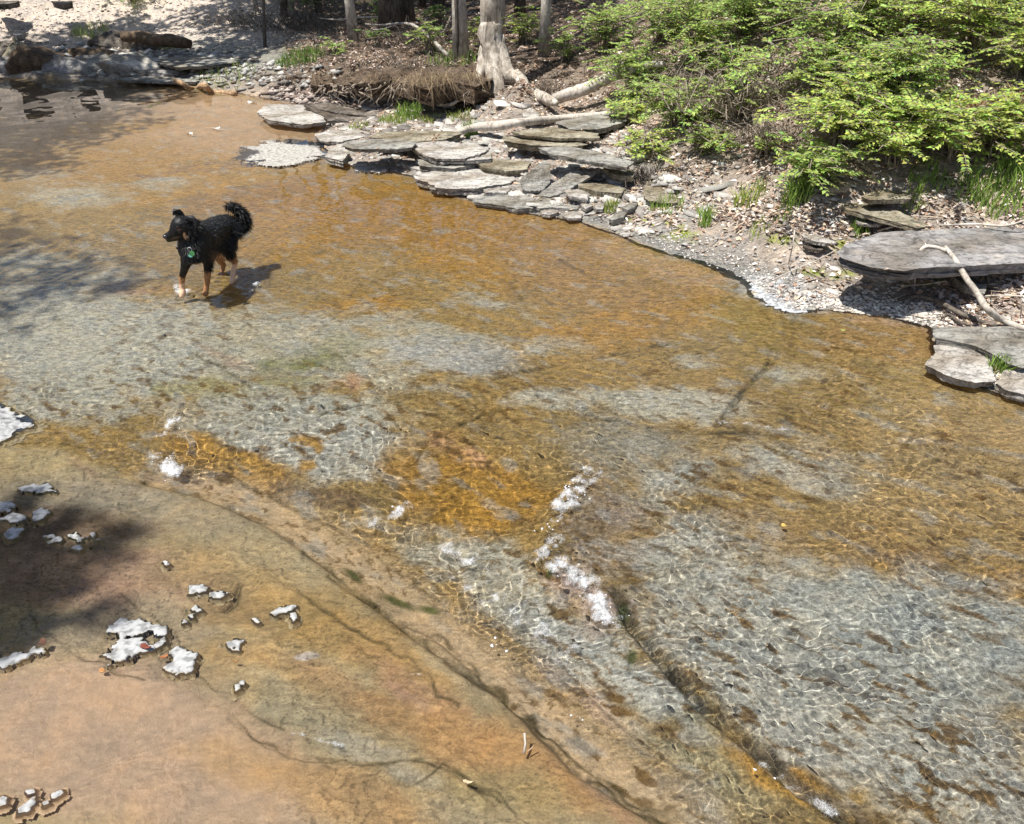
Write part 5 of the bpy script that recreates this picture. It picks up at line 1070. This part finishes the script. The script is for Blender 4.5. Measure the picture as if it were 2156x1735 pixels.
small_stick([(1110, 1585, .004), (1125, 1575, .01)], .002, 'tiny orange twig beside the pale peg')
small_stick([(470, 1262 - 10, .004), (500, 1225 + 4, .004)], .0015, 'thin orange stem along the black crack') if False else None
# the orange leaf clump on the pale slab
B = on(*R2((985, 765)), .07); n = 70; P_ = rng.randn(n, 3) * np.array([.028, .03, .016]) + (0, 0, .015)
o = leaf_object('dead_leaf_clump', P_, rdir(n, .8), rnorm(n, 1.), .04 * rng.uniform(.6, 1.2, n), .03 * rng.uniform(.6, 1.2, n), np.clip(np.array((.42, .17, .07)) * (1 + .25 * rng.randn(n, 1)), .02, .8), M['litter'], kind=None); o.location = B
tag(o, 'clump of curled orange dead leaves on a pale slab', 'leaf clump')

# dead leaves and chips that came to rest on the slabs
dgx = bpy.context.evaluated_depsgraph_get(); dgx.update(); PP = []
for _ in range(10500):
    k = random.random(); q = (random.uniform(640, 1040), random.uniform(135, 185)) if _ > 9000 else (random.uniform(640, 1400), random.uniform(250, 480)) if k < .7 else (random.uniform(1400, 2156), random.uniform(380, 640))
    dens = float(fbm(np.array([q[0] / 60]), np.array([q[1] / 24]), 3)[0]); 
    if dens < random.uniform(-.25, .45): continue
    g0 = at_plane(q[0], q[1], .15); ok_, lo, no, ix, ob, mx_ = SC.ray_cast(dgx, Vector((g0.x, g0.y, .62)), Vector((0, 0, -1)))
    if ok_ and ob.name.startswith(('slate_slab', 'bank_lip')) and no.z > .8: PP.append((lo.x, lo.y, lo.z + .003))
PP = np.array(PP); n = len(PP); tl = np.array([(.50, .40, .34), (.42, .30, .22), (.58, .50, .44), (.30, .19, .12)])[rng.randint(0, 4, n)] * (1 + .25 * rng.randn(n, 1))
leaf_object('slab_litter', PP, rdir(n, .3), rnorm(n, .6), .038 * rng.uniform(.5, 1.2, n), .024 * rng.uniform(.5, 1.2, n), np.clip(tl, .02, .8), M['litter'])

e = MB()
for q in range(60):
    x_ = random.uniform(670, 1010); P0 = at_plane(x_, random.uniform(168, 182), .27 if x_ < 870 else .34); P0.y -= random.uniform(.0, .12); Q = [P0]
    for j in range(4): Q.append(Q[-1] + Vector((random.gauss(0, .05), random.gauss(-.01, .03), -random.uniform(.01, .07))))
    e.tube(spline(Q, 3), [.008 * random.choice((.4, .6, 1., 1.9)) * (1 - i / 14) for i in range(13)], 4)
o = e.build('hanging_roots', M['twig']); tag(o, 'tangle of thin bare roots dangling from the lip of the undercut bank', 'roots', kind='stuff')

# ------------------------------------------------------------------ the dog
def d4(zx, zy, Y): x, y = R4((zx, zy)); return at_y(x, y, Y)
DB = at_plane(*R4((850, 1400)), 0); PXM = .000394
dog = empty('dog', (DB.x, DB.y, 0), 'black dog with tan lower legs and a curled bushy tail, trotting through the shallow water', 'dog')
def capsules(chains, name, voxel=.005, smooth=2):
    """one continuous skin round tapering limbs: overlapping balls fused into a single surface"""
    bm = bmesh.new()
    for ch in chains:
        pts = [(Vector(d4(*c[:3])), c[3]) for c in ch]
        for i in range(len(pts) - 1):
            (a, ra), (b, rb) = pts[i], pts[i + 1]; k = max(2, int((b - a).length / (min(ra, rb) * .28)))
            for j in range(k + 1):
                t = j / k; t2 = t * t * (3 - 2 * t); p = a.lerp(b, t); r_ = ra + (rb - ra) * t2
                bmesh.ops.create_icosphere(bm, subdivisions=2, radius=r_, matrix=Matrix.Translation(p))
    me = bpy.data.meshes.new(name); bm.to_mesh(me); bm.free(); o = link(name, me, None)
    m = o.modifiers.new('r', 'REMESH'); m.mode = 'VOXEL'; m.voxel_size = voxel
    m2 = o.modifiers.new('s', 'SMOOTH'); m2.factor = .5; m2.iterations = smooth
    dg = bpy.context.evaluated_depsgraph_get(); ev = o.evaluated_get(dg); out = bpy.data.meshes.new_from_object(ev); bpy.data.objects.remove(o); out.name = name
    return out
CH = [
    # trunk: rump to chest, deep at the chest, tucked up at the belly
    [(1200, 520, 4.45, .062), (1120, 520, 4.40, .080), (1010, 555, 4.33, .078), (900, 610, 4.24, .081), (800, 690, 4.15, .092), (720, 730, 4.08, .092)],
    [(800, 640, 4.14, .085), (700, 760, 4.06, .092), (650, 850, 4.03, .072), (640, 930, 4.03, .045)],
    [(1180, 570, 4.45, .07), (1150, 660, 4.42, .066)],
    [(980, 700, 4.28, .062), (860, 780, 4.18, .062), (740, 850, 4.08, .058)],
    # neck and head, turned to the left
    [(730, 650, 4.08, .078), (640, 580, 4.05, .072), (570, 530, 4.03, .062)],
    [(560, 500, 4.03, .056), (500, 480, 4.01, .054), (460, 520, 4.0, .046), (420, 560, 3.99, .036)],
    [(430, 560, 3.99, .036), (370, 605, 3.985, .026), (320, 635, 3.98, .0215), (280, 640, 3.98, .018)],
    [(460, 600, 4.0, .036), (400, 650, 3.99, .022), (330, 690, 3.985, .013), (300, 700, 3.985, .010)],
    # hind leg nearer to us, lifted foot
    [(1190, 590, 4.40, .062), (1185, 700, 4.36, .054), (1180, 820, 4.33, .040), (1210, 930, 4.34, .030), (1275, 1010, 4.38, .019), (1268, 1080, 4.37, .0155), (1250, 1160, 4.35, .0145), (1245, 1230, 4.335, .016), (1238, 1285, 4.32, .0165), (1225, 1320, 4.30, .010)],
    [(1275, 1000, 4.39, .014), (1295, 1005, 4.40, .010)],
    # far hind leg
    [(1080, 640, 4.48, .055), (1040, 800, 4.47, .045), (1030, 920, 4.46, .032), (1060, 1000, 4.47, .021), (1110, 1050, 4.50, .0165), (1100, 1120, 4.49, .0135), (1085, 1190, 4.47, .014), (1070, 1235, 4.455, .016)],
    # front leg nearer to us
    [(860, 700, 4.11, .060), (870, 820, 4.12, .048), (885, 940, 4.14, .036), (885, 1040, 4.15, .026), (880, 1140, 4.15, .0205), (875, 1240, 4.15, .018), (865, 1350, 4.15, .0155), (855, 1430, 4.14, .016), (845, 1475, 4.13, .018)],
    # far front leg, stepping forward
    [(620, 860, 4.06, .050), (580, 960, 4.06, .036), (560, 1040, 4.06, .028), (540, 1120, 4.07, .022), (512, 1210, 4.08, .0185), (500, 1300, 4.08, .0165), (508, 1400, 4.08, .0165), (512, 1460, 4.07, .0185), (500, 1510, 4.06, .015)],
    # tail root
    [(1210, 470, 4.47, .030), (1280, 490, 4.50, .028), (1360, 490, 4.52, .026), (1410, 420, 4.53, .026), (1390, 340, 4.53, .026), (1330, 270, 4.52, .024), (1270, 220, 4.51, .022), (1190, 205, 4.50, .018)]]
bme = capsules(CH, 'body'); nv = len(bme.vertices); BV = np.empty(nv * 3, np.float32); bme.vertices.foreach_get('co', BV); BV = BV.reshape(-1, 3).astype(float)
NV = np.empty(nv * 3, np.float32); bme.vertices.foreach_get('normal', NV); NV = NV.reshape(-1, 3).astype(float)
def z4(V): x, y = proj(V[:, 0], V[:, 1], V[:, 2]); return (x - 310.5) / .1442, (y - 405.3) / .1442
zx, zy = z4(BV)
def coat(V, zx, zy):
    n = len(V); C = np.zeros((n, 3)) + (.0045, .0045, .005); tan = np.array((.34, .17, .075)); peach = np.array((.72, .47, .31))
    hgt = V[:, 2] + .012 * pn(V[:, 0] * 60, V[:, 1] * 60 + V[:, 2] * 40)
    leg = ss(-hgt, -.150, -.125); C = C * (1 - leg[:, None]) + tan * leg[:, None]
    pw = ss(-hgt, -.105, -.085) * (((zx < 620) | (zx > 1150)) * 1.); C = C * (1 - pw[:, None]) + peach * pw[:, None]
    k = (ell(zx, zy, (545, 632, 22, 46, -14), .3) * (V[:, 1] < 4.03))[:, None]; C = C * (1 - k) + np.array((.62, .36, .2)) * k
    k = (ell(zx, zy, (462, 542, 26, 14, 10), .4) * (V[:, 1] < 4.0) * .7)[:, None]; C = C * (1 - k) + np.array((.32, .17, .13)) * k
    k = (ell(zx, zy, (405, 665, 60, 10, -12), .5) * .35)[:, None]; C = C * (1 - k) + tan * k
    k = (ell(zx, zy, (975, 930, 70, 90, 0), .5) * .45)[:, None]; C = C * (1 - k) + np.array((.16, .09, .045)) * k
    return C
C_ = coat(BV, zx, zy); org = np.array((DB.x, DB.y, 0)); bme.vertices.foreach_set('co', (BV - org).astype(np.float32).ravel())
a_ = bme.color_attributes.new('tint', 'FLOAT_COLOR', 'POINT'); a_.data.foreach_set('color', np.concatenate([C_, np.ones((nv, 1))], 1).astype(np.float32).ravel())
bme.polygons.foreach_set('use_smooth', np.ones(len(bme.polygons), bool)); bme.update(); link('body', bme, M['fur'], dog)
# coat: short strands everywhere, long ones on tail, ruff, breeches, chest and behind the elbows
def strands(idx, ln, flow, spread, seg=3, wid=.0013):
    n = len(idx); P0 = BV[idx] + rng.randn(n, 3) * .002; Nn = NV[idx]; D = Nn * .45 + np.asarray(flow) + rng.randn(n, 3) * spread; D /= np.linalg.norm(D, axis=1, keepdims=True)
    S_ = np.cross(D, Nn + .01); S_ /= np.maximum(np.linalg.norm(S_, axis=1, keepdims=True), 1e-5); S_ *= wid; L = (ln * rng.uniform(.5, 1.2, n))[:, None]
    P1 = P0 + D * L * .5; P2 = P1 + (D + np.array([0, 0, -.35]) + rng.randn(n, 3) * .12) * L * .5
    V = np.stack([P0 - S_, P0 + S_, P1 + S_ * .8, P1 - S_ * .8, P2], 1).reshape(-1, 3); i = np.arange(n) * 5
    Fc = np.concatenate([np.stack([i, i + 1, i + 2], 1), np.stack([i, i + 2, i + 3], 1), np.stack([i + 3, i + 2, i + 4], 1)]); return V, Fc, np.repeat(C_[idx] * (1 + .3 * rng.rand(n, 1)), 5, 0)
def region(m, n): w = np.where(m)[0]; return rng.choice(w, n)
isleg = BV[:, 2] < .16
parts = []
back = np.array((.35, .5, -.15))
parts.append(strands(region(~isleg & (zx > 620) & (zx < 1300) & ~((zx > 1200) & (zy < 520)), 5200), .010, back, .2))
parts.append(strands(region((zx < 620) & (zx > 420) & (zy < 700), 900), .007, (.4, .3, -.2), .3))
parts.append(strands(region(isleg, 900), .006, (.1, .1, -.6), .3))
tail = (zx > 1290) | ((zy < 440) & (zx > 1130))
tail = tail & (zy < 560) & (BV[:, 1] > 4.46)
parts.append(strands(region(tail, 2600), .028, (.15, 0, -.1), .35))
parts.append(strands(region(tail & (zx > 1330), 1400), .042, (.35, 0, -.55), .3))
parts.append(strands(region((zx > 1230) & (zx < 1330) & (zy > 430) & (zy < 620), 600), .05, (.2, .1, -.7), .3))
parts.append(strands(region((zx > 560) & (zx < 760) & (zy > 420) & (zy < 760), 1500), .026, (.35, .1, -.25), .35))
parts.append(strands(region((zx > 520) & (zx < 760) & (zy > 760) & (zy < 1000), 1000), .022, (.05, -.1, -.9), .25))
parts.append(strands(region((zx > 1080) & (zx < 1300) & (zy > 620) & (zy < 980), 1100), .026, (.25, .1, -.8), .3))
parts.append(strands(region((zx > 780) & (zx < 960) & (zy > 880) & (zy < 1150), 400), .020, (.25, .1, -.8), .3))
parts.append(strands(region((zx > 900) & (zx < 1080) & (zy > 760) & (zy < 960), 500), .024, (.2, .1, -.9), .3))
Vs, Fs, Ts, k = [], [], [], 0
for v, f, t in parts: Vs.append(v); Fs.append(f + k); Ts.append(t); k += len(v)
cm = np_mesh('coat', np.concatenate(Vs) - org, np.concatenate(Fs), 3, False, np.concatenate(Ts)); co_ = link('coat', cm, M['fur'], dog); co_['kind'] = 'stuff'
def ear(pts, root_r, name='ear'):
    Q = [(Vector(d4(*p[:3])), p[3]) for p in pts]; e = MB(); ctr = [q for q, w in Q]; m = len(Q); V = []; 
    for i, (q, w) in enumerate(Q):
        t = (ctr[min(i + 1, m - 1)] - ctr[max(i - 1, 0)]).normalized(); s = t.cross(Vector((0, 1, .15))).normalized()
        for sx, dy in ((-1, .004), (-.5, -.004), (0, -.007), (.5, -.004), (1, .004), (0, .006)): V.append(q + s * w * sx + Vector((0, dy, 0)))
    Fc = [(i * 6 + j, i * 6 + (j + 1) % 6, (i + 1) * 6 + (j + 1) % 6, (i + 1) * 6 + j) for i in range(m - 1) for j in range(6)] + [tuple(range(5, -1, -1)), tuple((m - 1) * 6 + j for j in range(6))]
    e.add([tuple(v - Vector(org)) for v in V], Fc, (.010, .010, .012))
    for _ in range(90):
        i = random.randrange(m); q, w = Q[i]; p = q - Vector(org) + Vector((random.uniform(-w, w), random.uniform(-.008, .008), random.uniform(-w, w) * .5)); d = Vector((random.uniform(-.3, .9), random.uniform(-.3, .3), random.uniform(-.8, .4))) * .022
        e.add([tuple(p), tuple(p + Vector((.0015, 0, .001))), tuple(p + d)], [(0, 1, 2)], (.008, .008, .009))
    return e.build(name, M['fur'], dog)
ear([(520, 420, 4.03, .020), (480, 360, 4.035, .026), (450, 300, 4.035, .024), (430, 262, 4.03, .018), (400, 280, 4.01, .014), (380, 320, 4.0, .007)], 0)
ear([(560, 440, 4.0, .022), (610, 400, 3.99, .026), (660, 400, 3.985, .024), (700, 440, 3.98, .020), (710, 500, 3.975, .012), (700, 540, 3.97, .006)], 0)
def ball(zx_, zy_, Y, r_, sc, name, tint, rough=.2, parent=dog):
    bm = bmesh.new(); bmesh.ops.create_icosphere(bm, subdivisions=3, radius=r_)
    for v in bm.verts: v.co = Vector((v.co.x * sc[0], v.co.y * sc[1], v.co.z * sc[2]))
    me = bpy.data.meshes.new(name); bm.to_mesh(me); bm.free(); me.polygons.foreach_set('use_smooth', np.ones(len(me.polygons), bool))
    m, nt, n_, l, b = mat(name + '_surface'); b.inputs['Base Color'].default_value = tuple(tint) + (1,); b.inputs['Roughness'].default_value = rough
    nz = noise(nt, coord(nt), 300, 2); bump(nt, nz.outputs[0], .15, .001, b)
    o = link(name, me, m, parent); o.location = d4(zx_, zy_, Y) - Vector(org); return o
ball(262, 645, 3.968, .0125, (1.1, .9, .9), 'nose', (.03, .03, .035), .25)
ball(443, 512, 3.958, .0078, (1, .7, 1), 'eye', (.02, .012, .008), .05)
# collar with its ring and two tags
e = MB(); cc = Vector(d4(640, 700, 4.05)) - Vector(org); ax = (Vector(d4(560, 560, 4.02)) - Vector(d4(730, 820, 4.06))).normalized(); u_ = ax.cross(Vector((0, 1, 0))).normalized(); v_ = ax.cross(u_)
ringp = [cc + u_ * math.cos(w) * .083 + v_ * math.sin(w) * .083 for w in np.linspace(0, 2 * math.pi, 25)]; e.tube(ringp, .006, 6); e.build('collar', M['bark_dark'], dog)
e = MB(); c = Vector(d4(615, 830, 3.945)) - Vector(org); e.tube([c + Vector((math.cos(w) * .011, -.002 * math.sin(w), math.sin(w) * .011)) for w in np.linspace(0, 2 * math.pi, 17)], .0013, 5); tr = e.build('tag_ring', M['foam'], dog)
def disc(zx_, zy_, r_, tint, lab):
    e = MB(); c = Vector(d4(zx_, zy_, 3.938)) - Vector(org); n = 14; f = [c + Vector((math.cos(w) * r_, 0, math.sin(w) * r_ * (1 if r_ > .012 else .8))) for w in np.linspace(0, 2 * math.pi, n, endpoint=False)]; bk = [p + Vector((0, .002, 0)) for p in f]
    e.add([tuple(p) for p in f + bk], [tuple(range(n - 1, -1, -1)), tuple(range(n, 2 * n))] + [(i, (i + 1) % n, n + (i + 1) % n, n + i) for i in range(n)], tint); o = e.build('name_tag', M['grass'], dog, False); o['label'] = lab
disc(650, 892, .0135, (.14, .46, .16), 'round bright green tag'); disc(625, 925, .011, (.30, .75, .60), 'pale turquoise tag')
